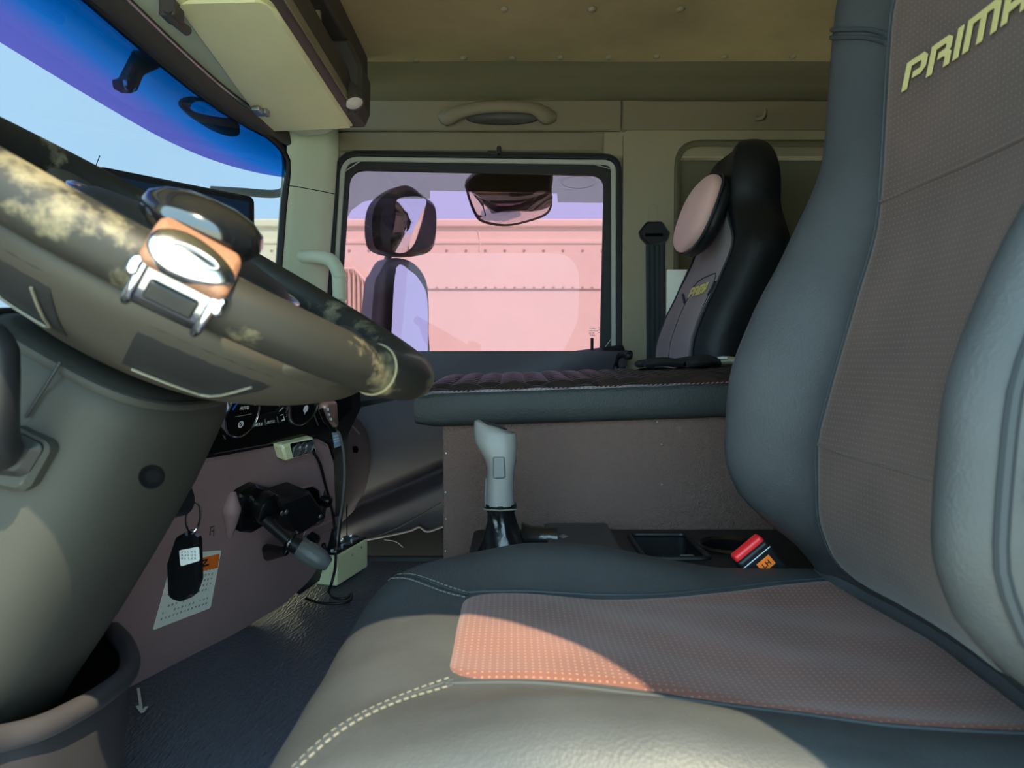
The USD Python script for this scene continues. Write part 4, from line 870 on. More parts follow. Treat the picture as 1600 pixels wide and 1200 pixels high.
# recess in the lower panel, with the pocket bar below it
obj('recess', dplate([(432, 772), (492, 757), (502, 768), (503, 800), (440, 830), (428, 800)], -.004, .0055, .001, .008), 'dark_void', da, label='dark open recess behind the valve')
obj('recess_rim', tube([D(430, 778, .003), D(440, 769, .003), D(488, 758, .003), D(499, 764, .003), D(503, 780, .003)], .0035, 8), 'dash_mauve', da)
obj('pocket_strap', hull(ball(D(478, 832, .02), .006), ball(D(478, 840, .02), .006), ball(D(527, 810, -.01), .006), ball(D(527, 818, -.01), .006)), 'dash_mauve', da)
obj('emboss', cat(*[tube([D(a, b, .0012), D(c_, d_, .0012)], .0008, 5) for a, b, c_, d_ in [(328, 836, 329, 824), (329, 824, 335, 822), (331, 830, 335, 829), (334, 838, 334, 826)]]), 'dash_dark', da, kind='stuff')
swell = [D(365, 768, .002), D(362, 790, .008), D(361, 815, .008), D(358, 840, .002)]
obj('moulded_ridge', tube(spline(swell, 6), np.r_[np.linspace(.004, .016, 8), np.linspace(.016, .004, 11)], 12), 'dash_mauve', da)
# ---- socket block on the panel edge
wsb = thing('power_socket_block', 'cream three-outlet power socket block fixed to the lower dashboard panel', 'socket', D(468, 703))
obj('body', dplate([(441, 697), (491, 684), (496, 706), (448, 721)], .001, .022, .004, .006), 'white_plastic', wsb)
obj('face', dplate([(454, 694), (489, 687), (493, 705), (459, 715)], .0228, .002, .0005, .003), 'gloss_black', wsb)
for a, b in ((464, 703), (474, 700), (484, 698)): obj('outlet', lathe([(.0125, 0), (.0125, .0025), (.0105, .0028), (.010, .0005), (.003, .0005), (.001, .002)], 20, D(a, b, .0248), dn), 'silver', wsb)
# ---- charger hanging at the end of the stack
ch = thing('plug_charger', 'copper-coloured plug charger in the end of the climate panel', 'charger', D(513, 655, .02))
obj('case', hull(ball(D(507, 636, .03), .013), ball(D(517, 634, .03), .012), ball(D(514, 655, .032), .012), ball(D(522, 662, .032), .008)), 'copper_case', ch)
obj('rim', tube([D(502, 640, .036), D(508, 656, .040), D(518, 670, .036)], .004, 8), 'gloss_black', ch)
obj('nose', hull(ball(D(519, 662, .03), .008), ball(D(523, 672, .03), .005)), 'gloss_black', ch)
obj('contacts', cat(*[rbox((.006, .003, .006), .001, D(a, b, .044)) for a, b in ((512, 640), (514, 648), (517, 655))]), 'silver', ch, kind='stuff')
tg = thing('blue_tag', 'small pale blue tag hanging below the plug charger', 'tag', D(526, 688, .02))
obj('card', dplate([(519, 676), (529, 674), (533, 696), (523, 700)], .020, .001, 0, .001), 'tag_blue', tg)
obj('printed_text', dflat(unary_union([Polygon(dpoly([(521, y), (529, y - 2), (530, y - .6), (521.4, y + 1.4)], .021)) for y in (681, 686, 690)]), .021, .0004), 'print_white', tg, False, kind='stuff')
def cable(name, label, pts, r, mt): single(name, label, 'cable', tube(spline(pts, 8), r, 8), mt)
cable('charger_cable', 'grey charger cable running down beside the centre stack', [D(524, 673, .03), D(531, 680, .035), D(537, 710, .03), D(538, 745, .025), D(535, 785, .02), D(530, 815, .02), D(526, 850, .03), P(524, 862, y=1.50)], .0026, 'cable_grey')
cable('socket_cable', 'black cable dropping from the socket block behind the valve', [D(490, 706, .012), D(500, 725, .008), D(508, 755, .006), D(516, 785, .006), D(522, 815, .01), D(524, 850, .03), P(524, 885, y=1.46), P(517, 915, y=1.44), P(514, 925, z=FZ + .010), P(522, 934, z=FZ + .009), P(540, 935, z=FZ + .009), P(549, 928, z=FZ + .009), P(547, 938, z=FZ + .009), P(530, 943, z=FZ + .009), P(500, 942, z=FZ + .009), P(478, 935, z=FZ + .009)], .0030, 'cable_black')
cable('thin_wire', 'thin black wire hanging between the stack and the door', [D(536, 700, .0), P(541, 730, y=1.7), P(542, 770, y=1.76), P(542, 835, y=1.78), P(543, 893, y=1.79)], .0016, 'cable_black')
# ---- cream box on the floor
bxA, bxB, bxC = P(527, 917, z=FZ + .005), P(575, 886, z=FZ + .005), P(503, 915, z=FZ + .005)
ex = unit(bxB - bxA); ez_ = A3(0, 0, 1); ey_ = np.cross(ez_, ex); Lb = np.linalg.norm(bxB - bxA); Wb = .060; Hb = P(527, 868, y=bxA[1])[2] - FZ - .005
cb = thing('cream_box', 'cream plastic box with three round sockets on top standing on the floor', 'box', tuple((bxA + bxB) / 2))
bm = frame(bxA, ex, ey_, ez_)
if np.dot(ey_, A3(0, 1, 0)) < 0: bm = frame(bxA, ex, -ey_, ez_)
ctr = bm[:3, 0] * Lb / 2 + bm[:3, 1] * Wb / 2
RM = np.eye(4); RM[:3, 0] = ex; RM[:3, 1] = np.cross(ez_, ex); RM[:3, 2] = ez_; RM[:3, 3] = bxA + ctr + ez_ * Hb / 2
obj('case', rbox((Lb, Wb, Hb), .005, m=RM), 'white_plastic', cb)
RT = RM.copy(); RT[:3, 3] = bxA + ctr + ez_ * (Hb + .0015); obj('top_plate', rbox((Lb - .006, Wb - .006, .006), .002, m=RT), 'gloss_black', cb)
for k in (-1, 0, 1): obj('socket', lathe([(.021, 0), (.021, .005), (.0185, .006), (.0175, .002), (.004, .002), (.001, .004)], 22, bxA + ctr + ex * k * Lb * .30 + ez_ * (Hb + .0045)), 'silver', cb)
fy_ = RM[:3, 1] * (-1 if RM[1, 1] > 0 else 1)
def on_front(u, v, s, h):
    t = meshkit.text_mesh(s, h, .0004); t.apply_translation((-t.bounds[:, 0].mean(), 0, 0)); t.apply_transform(frame(bxA + ctr + fy_ * Wb / 2 + ex * u * Lb / 2 + ez_ * v * Hb, ex, ez_, fy_)); return t
obj('printed_text', cat(on_front(-.05, .70, 'BD', .006), on_front(.35, .74, '-', .006), on_front(.55, .78, 'M', .006)), 'print_grey', cb, False, kind='stuff')
# ---- trailer brake valve
tv = thing('brake_hand_valve', 'black trailer brake hand lever with a grey grip on the lower dashboard', 'lever', D(400, 800))
obj('backplate', dplate([(376, 772), (402, 758), (424, 764), (428, 790), (420, 820), (396, 834), (376, 832)], .001, .018, .005, .010), 'gloss_black', tv)
hb = D(412, 792, .03)
obj('hub', lathe([(.026, -.014), (.030, .0), (.029, .016), (.022, .024), (.010, .027)], 28, hb, dn), 'gloss_black', tv)
obj('hub_crescent', tube([D(392, 776, .022), D(400, 786, .023), D(402, 800, .023), D(398, 815, .022)], .0022, 6), 'silver', tv)
p0, p1, p2 = D(414, 812, .05), D(452, 846, .11), D(517, 893, .19)
p1, p2 = D(451, 846, .10), D(503, 876, .16)
obj('shaft', tube([p0, p1], .0105, 14), 'satin_black', tv)
ax = unit(p2 - p1)
obj('collar', lathe([(.012, -.003), (.0225, -.002), (.0235, .002), (.0225, .006), (.012, .007)], 28, p1, ax), 'gloss_black', tv)
Lg = np.linalg.norm(p2 - p1)
obj('sleeve', lathe([(.0135, .004), (.0145, .012), (.0150, .022), (.0165, .026)], 24, p1, ax), 'satin_black', tv)
sx_, sy_, _ = axes_from_z(ax)
sec = []
for t, r_ in [(.020, .0155), (.028, .0185), (.045, .0200), (.060, .0195), (.066, .0185), (.074, .0150), (.0795, .0125), (.082, .010)]:
    a = np.linspace(0, 2 * np.pi, 32, endpoint=False); fac = 1 + .04 * np.cos(12 * a) * (.025 < t < .047); fac = 1 - .07 * np.abs(np.sin(3 * a)) if t > .047 else fac
    sec.append(p1 + ax * t + (r_ * (fac + 0 * a))[:, None] * (np.cos(a)[:, None] * sx_ + np.sin(a)[:, None] * sy_))
obj('grip', loft(sec), 'gear_grey_dark', tv, label='grey plastic grip')
obj('valve_body', dplate([(436, 786), (486, 768), (514, 808), (470, 838)], .01, .055, .006, .008), 'satin_black', tv)
obj('valve_knob', lathe([(.008, 0), (.012, .008), (.013, .018), (.009, .024), (.002, .025)], 20, D(500, 781, .03), unit(dn + de1 * .5)), 'gloss_black', tv)
for a, b in ((440, 802), (447, 800), (500, 807), (476, 836)): obj('screw', lathe([(.0045, 0), (.004, .002), (.001, .0025)], 12, D(a, b, .066), dn), 'silver', tv)
obj('lower_bracket', hull(ball(D(418, 858, .02), .010), ball(D(420, 868, .02), .010), ball(D(445, 862, .07), .008)), 'gloss_black', tv)
for a, b, c_, d_ in ((482, 838, 490, 852), (487, 834, 496, 846), (505, 850, 500, 876)): obj('hose', tube(spline([D(a, b, .03), D((a + c_) / 2 + 5, (b + d_) / 2, .035), D(c_, d_, .02)], 5), .005, 8), 'cable_black', tv)
# ---- instruction sticker
stc = thing('instruction_sticker', 'white paper instruction sticker with an orange heading on the lower dashboard', 'sticker', D(295, 920))
SO = .0008
obj('paper', dplate([(272, 866), (346, 860), (329, 950), (239, 985)], 0, SO, 0, .004), 'paper_white', stc, False)
obj('heading', dflat(Polygon(dpoly([(266, 884), (343, 865), (340, 887), (262, 904)], SO)), SO, .0004), 'orange', stc, False, label='orange heading strip')
hg = unary_union([stroke(dpoly(k, SO), .0030) for k in ([(312, 877), (324, 874)], [(324, 874), (314, 886)], [(311, 886), (326, 882)], [(300, 879), (308, 877), (304, 888)], [(296, 889), (309, 887)])])
obj('heading_print', dflat(hg, SO + .0004, .0004), 'print_black', stc, False)
rows = []
def hangul(c, h, rng):   # small squared syllable strokes
    out = []; x0, y0 = c[0], c[1]
    for a, b, d_, e in [((0, .8), (.45, .8), 0, 0), ((.42, .8), (.3, .3), 0, 0), ((.7, .95), (.7, .05), 0, 0), ((.7, .5), (.92, .5), 0, 0), ((0, .15), (.6, .15), 0, 0), ((.1, .5), (.4, .5), 0, 0)]:
        if rng.random() < .72: out.append(stroke([(x0 + a[0] * h, y0 + a[1] * h), (x0 + b[0] * h, y0 + b[1] * h)], h * .16))
    return out
rng = np.random.default_rng(3); A_ = dpoly([(272, 866), (346, 860), (329, 950), (239, 985)], SO)
tl_, tr_, br_, bl_ = A_
for r_ in range(8):
    t = .30 + r_ * .083; L_, R_ = tl_ + (bl_ - tl_) * t, tr_ + (br_ - tr_) * t; n_ = 13
    if r_ == 5: n_ = 6
    for k in range(n_):
        if rng.random() < .14: continue
        rows += hangul(L_ + (R_ - L_) * (.08 + .86 * k / 13) - A3(0, .002, 0)[:2], .0042, rng)
obj('printed_text', dflat(unary_union(rows), SO, .0003), 'print_grey', stc, False, kind='stuff')
# ---- monitor on the dash
M0, M1 = P(163, 262, y=1.10), P(398, 307, y=1.30); M1[2] = M0[2] = (M0[2] + M1[2]) / 2
mn = thing('monitor', 'black flat display standing on the dashboard behind the steering wheel', 'monitor', tuple((M0 + M1) / 2 + A3(0, 0, -.2)))
mx = unit(M1 - M0); mn_ = unit(np.cross(A3(0, 0, 1), mx)); mn_ = mn_ if mn_[0] > 0 else -mn_; Lm = np.linalg.norm(M1 - M0); Hm = .175
def mfr(off): return frame(M0 + mn_ * off, mx, A3(0, 0, 1), mn_) if np.dot(np.cross(mx, A3(0, 0, 1)), mn_) > 0 else frame(M0 + mn_ * off, mx, A3(0, 0, 1), mn_)
obj('case', prism(rrect(-.010, -Hm, Lm, .0, .012), .022, .004, mfr(-.02)), 'satin_black', mn)
obj('screen', prism(rrect(.014, -Hm + .012, Lm - .014, -.012, .003), .0012, 0, mfr(.0018)), 'screen', mn, False, label='dark glossy screen')
obj('bezel_edge', rbox((.004, .012, Hm - .02), .0015, M0 + mx * -.011 + mn_ * -.006 + A3(0, 0, -Hm / 2)), 'silver', mn)
obj('stand', tube([M0 + mx * Lm / 2 + mn_ * -.03 + A3(0, 0, -Hm * .6), M0 + mx * Lm / 2 + mn_ * -.03 + A3(0, 0, -M0[2] + .005)], .016, 12), 'satin_black', mn)
obj('foot', lathe([(.05, 0), (.05, .006), (.03, .012), (.016, .02)], 24, M0 + mx * Lm / 2 + mn_ * -.03 + A3(0, 0, -M0[2] - .003)), 'satin_black', mn)

#================================================================ STEERING
WC = A3(-.285, .631, .097); wt = math.radians(29.8); WR, Wr = .225, .0192
wu, wv, wn = A3(math.cos(wt), 0, -math.sin(wt)), A3(0, 1, 0), A3(math.sin(wt), 0, math.cos(wt))
WM = frame(WC, wu, wv, wn)
def rim(a, r=WR): return WC + r * (math.cos(a) * wu + math.sin(a) * wv)
def proj(p):
    cp, sp = math.cos(PITCH), math.sin(PITCH); fw = p[1] * cp - p[2] * sp; up = p[1] * sp + p[2] * cp
    return A3(800 + F * p[0] / fw, 600 - F * up / fw)
def rim_at(px, py):
    aa = np.linspace(-math.pi, math.pi * .2, 1500); d_ = [np.hypot(*(proj(rim(a)) - (px, py))) if rim(a)[1] > .1 else 1e9 for a in aa]; return aa[int(np.argmin(d_))]
sw = thing('steering_wheel', 'large worn black steering wheel seen edge-on from the open door', 'steering wheel', WC)
aa = np.linspace(0, 2 * np.pi, 160, endpoint=False)
obj('rim', tube([rim(a) for a in aa], Wr, 24, True, hint=wn), 'wheel_rim', sw, True, label='worn leather-wrapped rim with tan patches')
for px, py in ((584, 578),):
    a0 = rim_at(px, py); obj('rim_seam', tube([rim(a0) + Wr * 1.01 * (math.cos(t) * (rim(a0) - WC) / WR + math.sin(t) * wn) for t in np.linspace(0, 2 * np.pi, 30, endpoint=False)], .0011, 6, True, hint=tuple(np.cross(wn, rim(a0) - WC))), 'rim_band', sw, label='frayed pale seam of the rim cover')
dish = [(.0005, -.104), (.06, -.104), (.090, -.099), (.115, -.089), (.145, -.073), (.172, -.054), (.186, -.040), (.190, -.028), (.184, -.020), (.17, -.018), (.10, -.004), (.0005, .002)]
dd = spline([(a, b, 0) for a, b in dish], 4)[:, :2]; dd[:, 0] = np.maximum(dd[:, 0], .0004)
obj('hub_housing', lathe(dd, 72, WC, wn), 'wheel_hub', sw, True, label='deep bowl-shaped hub housing')
def spoke(a, w0, w1):
    d_ = math.cos(a) * wu + math.sin(a) * wv; s_ = np.cross(wn, d_); secs = []
    for r_, dz, w in ((.12, -.06, w0), (.165, -.040, w0 * .9), (.195, -.018, w1), (.214, -.006, w1 * .9)):
        c_ = WC + d_ * r_ + wn * dz; th = np.linspace(0, 2 * np.pi, 20, endpoint=False)
        secs.append(np.array([c_ + s_ * w * np.sign(math.cos(t)) * abs(math.cos(t)) ** .6 + wn * .013 * np.sign(math.sin(t)) * abs(math.sin(t)) ** .6 for t in th]))
    return loft(secs)
for dg in (-128, -28, 52, 152): obj('spoke', spoke(math.radians(dg), .034, .028), 'wheel_hub', sw)
# switch panels let into the housing, with pale edges
def dish_pt(a, s_, off=.0015):
    q = A3(np.interp(s_, [0, 1], [0, 1]), 0, 0); rr_ = np.interp(s_, [0, .33, .66, 1], [.118, .145, .172, .188]); zz_ = np.interp(s_, [0, .33, .66, 1], [-.0875, -.073, -.054, -.035])
    d_ = math.cos(a) * wu + math.sin(a) * wv; nn = unit(d_ * .6 - wn * .75); return WC + d_ * rr_ + wn * zz_ + nn * off
for a0, a1 in ((-112, -84), (-66, -34)):
    gr = np.array([[dish_pt(math.radians(a), s_) for s_ in np.linspace(.12, .95, 8)] for a in np.linspace(a0, a1, 16)])
    obj('switch_panel', thick(gr, -.003 * unit(gr.mean((0, 1)) - WC)), 'wheel_dark', sw)
    obj('panel_bead', tube([dish_pt(math.radians(a), .14, .003) for a in np.linspace(a0 + 3, a1 - 6, 14)] + [dish_pt(math.radians(a1 - 4), s_, .003) for s_ in (.2, .35, .5, .7)], .0012, 6), 'hub_line', sw)
obj('horn_pad', lathe([(.098, -.006), (.098, .004), (.085, .012), (.05, .018), (.0005, .020)], 48, WC, wn), 'wheel_dark', sw, True)
obj('horn_ring', tube([WC + wn * .004 + .101 * (math.cos(a) * wu + math.sin(a) * wv) for a in aa[::2]], .003, 8, True, hint=wn), 'chrome', sw, True)
obj('hub_cap', lathe([(.062, -.110), (.064, -.104), (.060, -.09)], 40, WC, wn), 'wheel_dark', sw)
# ---- spinner knob clamped on the rim
ak = rim_at(283, 437); kc = rim(ak); kr = unit(kc - WC); kt = np.cross(wn, kr)
kp = thing('spinner_knob', 'black steering spinner knob in a rusty chrome clamp on the wheel rim', 'knob', kc)
band = np.array([[kc + kt * s_ + (Wr + .004) * (math.cos(t) * kr + math.sin(t) * wn) for t in np.linspace(-2.6, 2.2, 30)] for s_ in np.linspace(-.020, .020, 6)])
obj('clamp_band', thick(band, .0), 'chrome', kp, True)
for s_ in (-.0205, .0205): obj('clamp_edge', tube([kc + kt * s_ + (Wr + .0045) * (math.cos(t) * kr + math.sin(t) * wn) for t in np.linspace(-2.6, 2.2, 30)], .0030, 8), 'chrome', kp)
sad = [kc + kt * s_ * .019 + (Wr + .006) * (math.cos(t) * kr + math.sin(t) * wn) for s_ in (-1, 1) for t in (.35, .8, 1.3, 1.75)]
obj('worn_saddle', hull(*[ball(q, (.0065, .0065, .0065), 1) for q in sad]), 'rust_plastic', kp, label='orange-brown worn plastic saddle')
pd = unit(math.cos(.62) * kr + math.sin(.62) * wn); po = kc + pd * (Wr + .0095); pq = np.cross(pd, kt)
obj('clamp_plate', loft([np.array([po + pd * h + kt * .0250 * k * math.cos(a) + pq * .0135 * k * math.sin(a) * (1 - .25 * math.cos(a)) for a in np.linspace(0, 2 * np.pi, 36, endpoint=False)]) for k, h in ((1, -.004), (1, .002), (.92, .0042), (.6, .0055), (.05, .006))]), 'chrome', kp, 50)
obj('plate_groove', tube([po + pd * .006 + kt * .013 * math.cos(a) + pq * .0042 * math.sin(a) for a in np.linspace(0, 2 * np.pi, 30, endpoint=False)], .0011, 6, True, hint=tuple(pd)), 'silver', kp)
wp = [kc + kt * s_ * .012 + (Wr + .0052) * (math.cos(t) * kr + math.sin(t) * wn) for s_ in (-1, 1) for t in (-.55, -.20)]
obj('clamp_window', hull(*[ball(q, .0022, 1) for q in wp]), 'satin_black', kp)
for s_ in (-.024, .024): obj('clamp_lug', hull(*[ball(kc + kt * s_ + (Wr + .004) * (math.cos(t) * kr + math.sin(t) * wn), .0045, 1) for t in (-.1, .12)]), 'chrome', kp)
kn_dir = unit(wn * .9 + kr * .1); kd = kc + wn * (Wr + .008)
tc_ = P(318, 352, y=kc[1] + .035); kd_axis = unit(tc_ - (kc + wn * .012))
obj('stem', lathe([(.013, 0), (.013, .02), (.016, .035), (.020, np.linalg.norm(tc_ - kc) - .018)], 24, kc + wn * .012, kd_axis), 'knob_black', kp)
kax = unit(A3(.42, -.10, .92))
obj('knob', lathe([(.0005, -.012), (.022, -.013), (.032, -.011), (.0375, -.005), (.0385, .001), (.036, .008), (.028, .0135), (.016, .017), (.0005, .018)], 48, tc_, kax), 'knob_black', kp, True)
# ---- column shroud
sc = thing('column_shroud', 'grey-black steering column shroud below the wheel', 'steering column', WC - wn * .2)
secs = []
for s_, hu0, hu1, hy, off in [(.106, .070, .062, .095, 0), (.112, .084, .076, .108, 0), (.13, .092, .083, .116, 0), (.20, .105, .088, .120, 0), (.27, .115, .092, .120, -.004), (.35, .120, .094, .118, -.008), (.44, .122, .092, .112, -.012), (.56, .12, .086, .10, -.016), (.70, .11, .075, .09, -.016)]:
    th = np.linspace(0, 2 * np.pi, 56, endpoint=False); c_ = WC - wn * s_; e = .64
    secs.append(np.array([c_ + wu * ((hu1 if math.cos(t) > 0 else hu0) * np.sign(math.cos(t)) * abs(math.cos(t)) ** e + off) + wv * hy * np.sign(math.sin(t)) * abs(math.sin(t)) ** e for t in th]))
obj('shell', loft(secs), 'shroud', sc, 60)
rim_c = secs[2]; obj('top_lip', tube(np.array(secs[1]) + wn * .0, .004, 8, True, hint=wn), 'shroud', sc)
nearY = WC[1] - .1195
obj('shell_seam', tube([P(94, 566, y=nearY + .006), P(70, 605, y=nearY + .001), P(40, 652, y=nearY - .0005)], .0012, 6), 'rubber', sc)
obj('screw_dimple', lathe([(.0085, -.002), (.0088, .001), (.0078, .002), (.006, -.001), (.004, -.003), (.0005, -.004)], 24, P(237, 745, y=nearY + .001), (0.15, -1, 0)), 'dark_void', sc, label='deep screw recess')
# stalk on the near side
ls = thing('column_stalk', 'black control stalk rising from the near side of the column shroud', 'lever', P(35, 720, y=nearY))
bp = [P(a, b, y=nearY - .004) for a, b in [(-40, 700), (26, 664), (78, 690), (82, 704), (52, 758), (36, 770), (-40, 752)]]
obj('base_frame', prism(roundpoly([(q[0], q[2]) for q in bp], .008, 5), .014, .004, frame(A3(0, nearY + .004, 0), A3(1, 0, 0), A3(0, 0, 1), A3(0, -1, 0))), 'shroud', ls)
bp2 = [P(a, b, y=nearY - .012) for a, b in [(-30, 706), (26, 676), (62, 694), (64, 704), (44, 738), (30, 746), (-30, 740)]]
obj('base_boot', prism(roundpoly([(q[0], q[2]) for q in bp2], .006, 5), .012, .005, frame(A3(0, nearY - .004, 0), A3(1, 0, 0), A3(0, 0, 1), A3(0, -1, 0))), 'wheel_dark', ls)
obj('stick', tube(spline([P(8, 716, y=nearY - .006), P(2, 690, y=nearY - .03), P(-4, 640, y=nearY - .045), P(-8, 590, y=nearY - .05), P(-14, 540, y=nearY - .05), P(-24, 516, y=nearY - .05)], 6), np.r_[np.full(8, .0115), np.linspace(.0115, .0150, 15), np.linspace(.015, .010, 8)], 14), 'satin_black', ls)
# key fob on the ignition behind the column
kf = thing('key_fob', 'black key fob with a pale label hanging by a ring from the ignition', 'key', P(290, 885, y=.84))
fo = [P(a, b, y=.84) for a, b in [(278, 838), (300, 826), (313, 840), (315, 905), (306, 930), (284, 938), (266, 932), (264, 880)]]
obj('case', prism(roundpoly([(q[0], q[2]) for q in fo], .010, 5), .014, .004, frame(A3(0, .845, 0), A3(1, 0, 0), A3(0, 0, 1), A3(0, -1, 0))), 'gloss_black', kf)
lb = [P(a, b, y=.8305) for a, b in [(280, 860), (311, 854), (312, 876), (282, 885)]]
obj('label', prism(roundpoly([(q[0], q[2]) for q in lb], .002, 3), .0008, 0, frame(A3(0, .831, 0), A3(1, 0, 0), A3(0, 0, 1), A3(0, -1, 0))), 'paper_pale', kf, False, label='pale paper label')
lr = np.random.default_rng(5); L0 = A3((lb[0][0] + lb[1][0]) / 2, 0, (lb[0][2] + lb[2][2]) / 2)
lt_ = [hh for r_ in range(3) for k in range(5) for hh in hangul((L0[0] - .0095 + k * .0038, L0[2] + .003 - r_ * .0038), .0026, lr)]
obj('label_print', prism(unary_union(lt_), .0003, 0, frame(A3(0, .8302, 0), A3(1, 0, 0), A3(0, 0, 1), A3(0, -1, 0))), 'print_grey', kf, False, kind='stuff')
ro = P(302, 808, y=.838)
obj('ring', tube([ro + A3(.0085 * math.cos(a), .004 * math.sin(a), .0165 * math.sin(a)) for a in np.linspace(0, 2 * np.pi, 30, endpoint=False)], .0014, 8, True, hint=(.3, 1, 0)), 'chrome', kf)
obj('key_blade', tube([P(298, 792, y=.842), P(292, 786, y=.846), P(284, 782, y=.85)], .005, 8), 'silver', kf)
obj('ignition_barrel', lathe([(.020, 0), (.020, .03), (.014, .034), (.012, .03)], 24, P(276, 775, y=.80) + A3(0, -.04, 0), (.3, .9, 0)), 'satin_black', sc)
# lip of the lower dash round the foot of the column
lip_pts = [(176, 985, .86), (192, 1003, .82), (203, 1030, .785), (196, 1056, .74), (160, 1086, .68), (110, 1115, .62), (60, 1138, .575), (0, 1154, .54), (-60, 1162, .51), (-180, 1160, .48), (-330, 1130, .47), (-520, 1080, .48)]
lip = np.array([P(a, b, y=y) for a, b, y in lip_pts])
obj('column_lip', tube(spline(lip, 8), .0105, 12), 'dash_dark', da, label='rounded lip round the foot of the column')
knee = []
ls_ = spline(lip, 6)
for p in ls_:
    b_ = p.copy(); rows = []
    for t in np.linspace(0, 1, 8):
        rows.append(p + A3(-.05 * t + .012 * math.sin(t * 3), .02 * t, (FZ - p[2]) * t))
    knee.append(rows)
obj('knee_panel', thick(np.array(knee), A3(-.008, 0.004, 0)), 'dash_dark', da)
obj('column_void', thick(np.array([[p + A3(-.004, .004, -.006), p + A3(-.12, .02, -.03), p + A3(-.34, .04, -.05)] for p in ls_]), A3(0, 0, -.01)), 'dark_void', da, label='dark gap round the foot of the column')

#================================================================ CENTRE CONSOLE
gl = thing('gear_lever', 'grey gear lever with a black leather boot in front of the bed platform', 'gear lever', P(785, 855, y=1.0))
GY = 1.0
def gpt(px, py): return P(px, py, y=GY)
rowsg = [(663.5, 747, 790, .010), (668, 741, 803, .017), (676, 740, 806, .021), (690, 742, 808, .024), (704, 749, 808, .025), (716, 757, 807, .0245), (730, 761, 805, .0235), (748, 761, 803, .0225), (770, 760, 803, .0215), (788, 760, 804, .0215)]
secs = []
for py, l, r_, dy in rowsg[::-1]:
    a_, b_ = gpt(l, py), gpt(r_, py); c_ = (a_ + b_) / 2; hw = (b_[0] - a_[0]) / 2; th = np.linspace(0, 2 * np.pi, 32, endpoint=False)
    secs.append(np.array([c_ + A3(hw * np.sign(math.cos(t)) * abs(math.cos(t)) ** .8, dy * np.sign(math.sin(t)) * abs(math.sin(t)) ** .8, (hw * math.cos(t)) * (-.35 if py < 675 else 0)) for t in th]))
obj('knob', loft(secs), 'gear_grey', gl, 60, label='grey plastic knob')
tp_ = gpt(772, 668)
obj('knob_cap', loft([np.array([tp_ + A3(.018 * k * math.cos(t), .013 * k * math.sin(t), h - .30 * .018 * k * math.cos(t)) for t in np.linspace(0, 2 * np.pi, 24, endpoint=False)]) for k, h in ((1, .0), (1, .0035), (.8, .0045), (.1, .005))]), 'satin_black', gl)
bt = [P(a, b, y=GY - .026) for a, b in [(770, 713), (789, 713), (790, 748), (770, 749)]]
obj('button', prism(roundpoly([(q[0], q[2]) for q in bt], .003, 4), .006, .002, frame(A3(0, GY - .020, 0), A3(1, 0, 0), A3(0, 0, 1), A3(0, -1, 0))), 'gear_grey_dark', gl, label='raised grey button')
obj('knob_groove', tube([gpt(760, 746) + A3(0, -.008, 0), gpt(759, 790) + A3(0, -.008, 0)], .0015, 6), 'gear_grey_dark', gl)
secs = []
for i, (py, l, r_) in enumerate([(786, 757, 807), (793, 756, 808), (800, 761, 803), (815, 762, 806), (830, 758, 812), (845, 754, 820), (860, 750, 828), (880, 744, 836)]):
    a_, b_ = gpt(l, py), gpt(r_, py); c_ = (a_ + b_) / 2; hw = (b_[0] - a_[0]) / 2; th = np.linspace(0, 2 * np.pi, 48, endpoint=False)
    wr_ = 1 + .07 * min(i / 3, 1) * np.sin(5 * th + i * .7) + .04 * min(i / 3, 1) * np.sin(9 * th - i * 1.3)
    secs.append(np.array([c_ + A3(hw * w * math.cos(t), hw * w * math.sin(t) * .95, 0) for t, w in zip(th, wr_)]))
obj('boot', loft(secs), 'boot_leather', gl, 60, label='wrinkled glossy black leather boot')
obj('boot_stitch', tube([gpt(757, 789) + A3(0, -.03, 0), gpt(782, 790) + A3(0, -.034, 0), gpt(807, 789) + A3(0, -.03, 0)], .0012, 5), 'thread', gl)
hbk = thing('handbrake_boot', 'second low black leather boot with a grey end behind the gear lever', 'lever', P(860, 855, y=1.02))
obj('boot', loft([np.array([P(px, 852, y=1.02) + A3(0, .022 * k * math.cos(t), .012 + .018 * k * math.sin(t)) for t in np.linspace(0, 2 * np.pi, 24, endpoint=False)]) for px, k in ((815, 1.2), (830, .9), (845, .8), (860, .75), (870, .8))]), 'boot_leather', hbk)
obj('grey_end', lathe([(.004, -.022), (.018, -.018), (.022, -.006), (.022, .004), (.014, .012)], 24, P(885, 858, y=1.02), (.75, -.1, .35)), 'gear_grey_dark', hbk)
co = thing('centre_console', 'black console tray with a cup holder beside the driver seat', 'console', (.2, 1.0, FZ))
ctz = -.268
obj('body', prism(Polygon(rrect(-.06, .905, .50, 1.128, .02)).difference(Polygon(rrect(.18, .955, .268, 1.09, .012))).difference(Point(.315, 1.02).buffer(.040)), .20, .0, trimesh.transformations.translation_matrix((0, 0, ctz - .20))), 'satin_black', co, 20)
obj('tray_rim', tube([(x, y, ctz + .001) for x, y in rrect(.18, .955, .268, 1.09, .012)], .004, 8, True, hint=(0, 0, 1)), 'satin_black', co)
obj('tray_floor', trimesh.creation.box((.10, .15, .01), trimesh.transformations.translation_matrix((.224, 1.02, ctz - .05))), 'dark_void', co, False)
obj('cup_holder', lathe([(.040, -.09), (.041, -.01), (.046, .003), (.043, .006), (.0385, .002), (.038, -.08), (.0005, -.082)], 36, (.315, 1.02, ctz)), 'gloss_black', co)
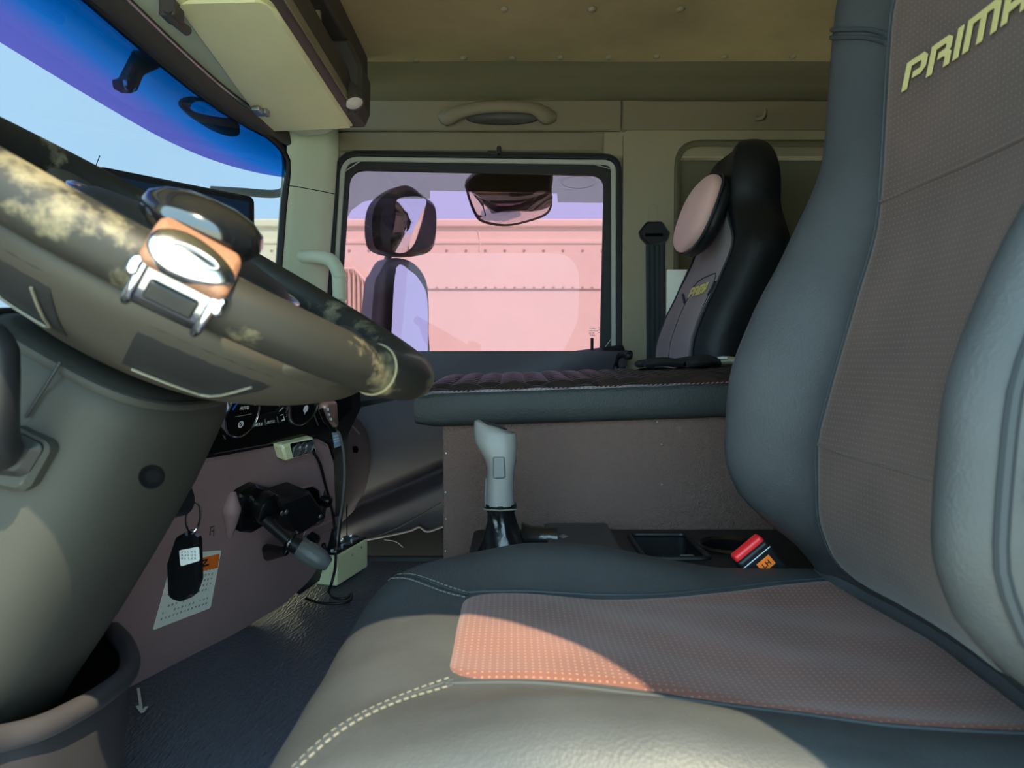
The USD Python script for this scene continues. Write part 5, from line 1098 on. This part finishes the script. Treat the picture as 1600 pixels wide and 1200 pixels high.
obj('tray_catch', rbox((.02, .012, .012), .003, P(1074, 874, y=.97)), 'silver', co)
obj('raised_pad', rbox((.10, .16, .02), .006, (.10, 1.03, ctz + .006)), 'dash_dark', co)
# ---- buckle
bkc = P(1175, 865, y=.86)
bu = thing('seat_belt_buckle', 'black seat belt buckle with a red release button and an orange tag', 'buckle', bkc)
bz = unit(A3(-.42, -.18, .9)); bx_ = unit(A3(.80, -.35, .40)); bx_ = unit(bx_ - np.dot(bx_, bz) * bz); by_ = np.cross(bz, bx_)
c4 = [P(a, b, y=.86) for a, b in [(1146, 877), (1192, 839), (1207, 856), (1160, 893)]]
ux = unit(c4[1] - c4[0]); uy = unit((c4[2] - c4[1]) - np.dot(c4[2] - c4[1], ux) * ux); uz = np.cross(ux, uy); uz = uz if uz[1] < 0 else -uz
LL = np.linalg.norm(c4[1] - c4[0]); uzz = unit(uz); dnv = unit(uy * .8 + A3(0, 0, -.5) + A3(.2, 0, 0)); 
bmid = (c4[0] + c4[1]) / 2
fb = frame(bmid, ux, uy, np.cross(ux, uy))
obj('body', rbox((LL, .075, .026), .005, m=fb @ trimesh.transformations.translation_matrix((0, .0375, 0))), 'satin_black', bu)
obj('release_button', rbox((LL * .92, .012, .018), .004, m=fb @ trimesh.transformations.translation_matrix((0, -.001, 0))), 'red_button', bu, label='red release button')
bt_o = -.0134 if np.cross(ux, uy)[1] > 0 else .0134
obj('button_bead', rbox((LL * .94, .0025, .027), .001, m=fb @ trimesh.transformations.translation_matrix((0, .0095, 0))), 'silver', bu)
tgp = P(1197, 881, y=.845); tfm = frame(tgp, ux, -uy, np.cross(ux, -uy)) if np.cross(ux, -uy)[1] < 0 else frame(tgp, -ux, -uy, np.cross(-ux, -uy))
obj('tag', rbox((.019, .0135, .0016), .0007, m=tfm), 'orange', bu, label='orange tag reading LH')
t_ = meshkit.text_mesh('LH', .0062, .0005, True); t_.apply_translation((-t_.bounds[:, 0].mean(), -t_.bounds[:, 1].mean(), .0009)); t_.apply_transform(tfm); obj('lettering', t_, 'print_black', bu, False)
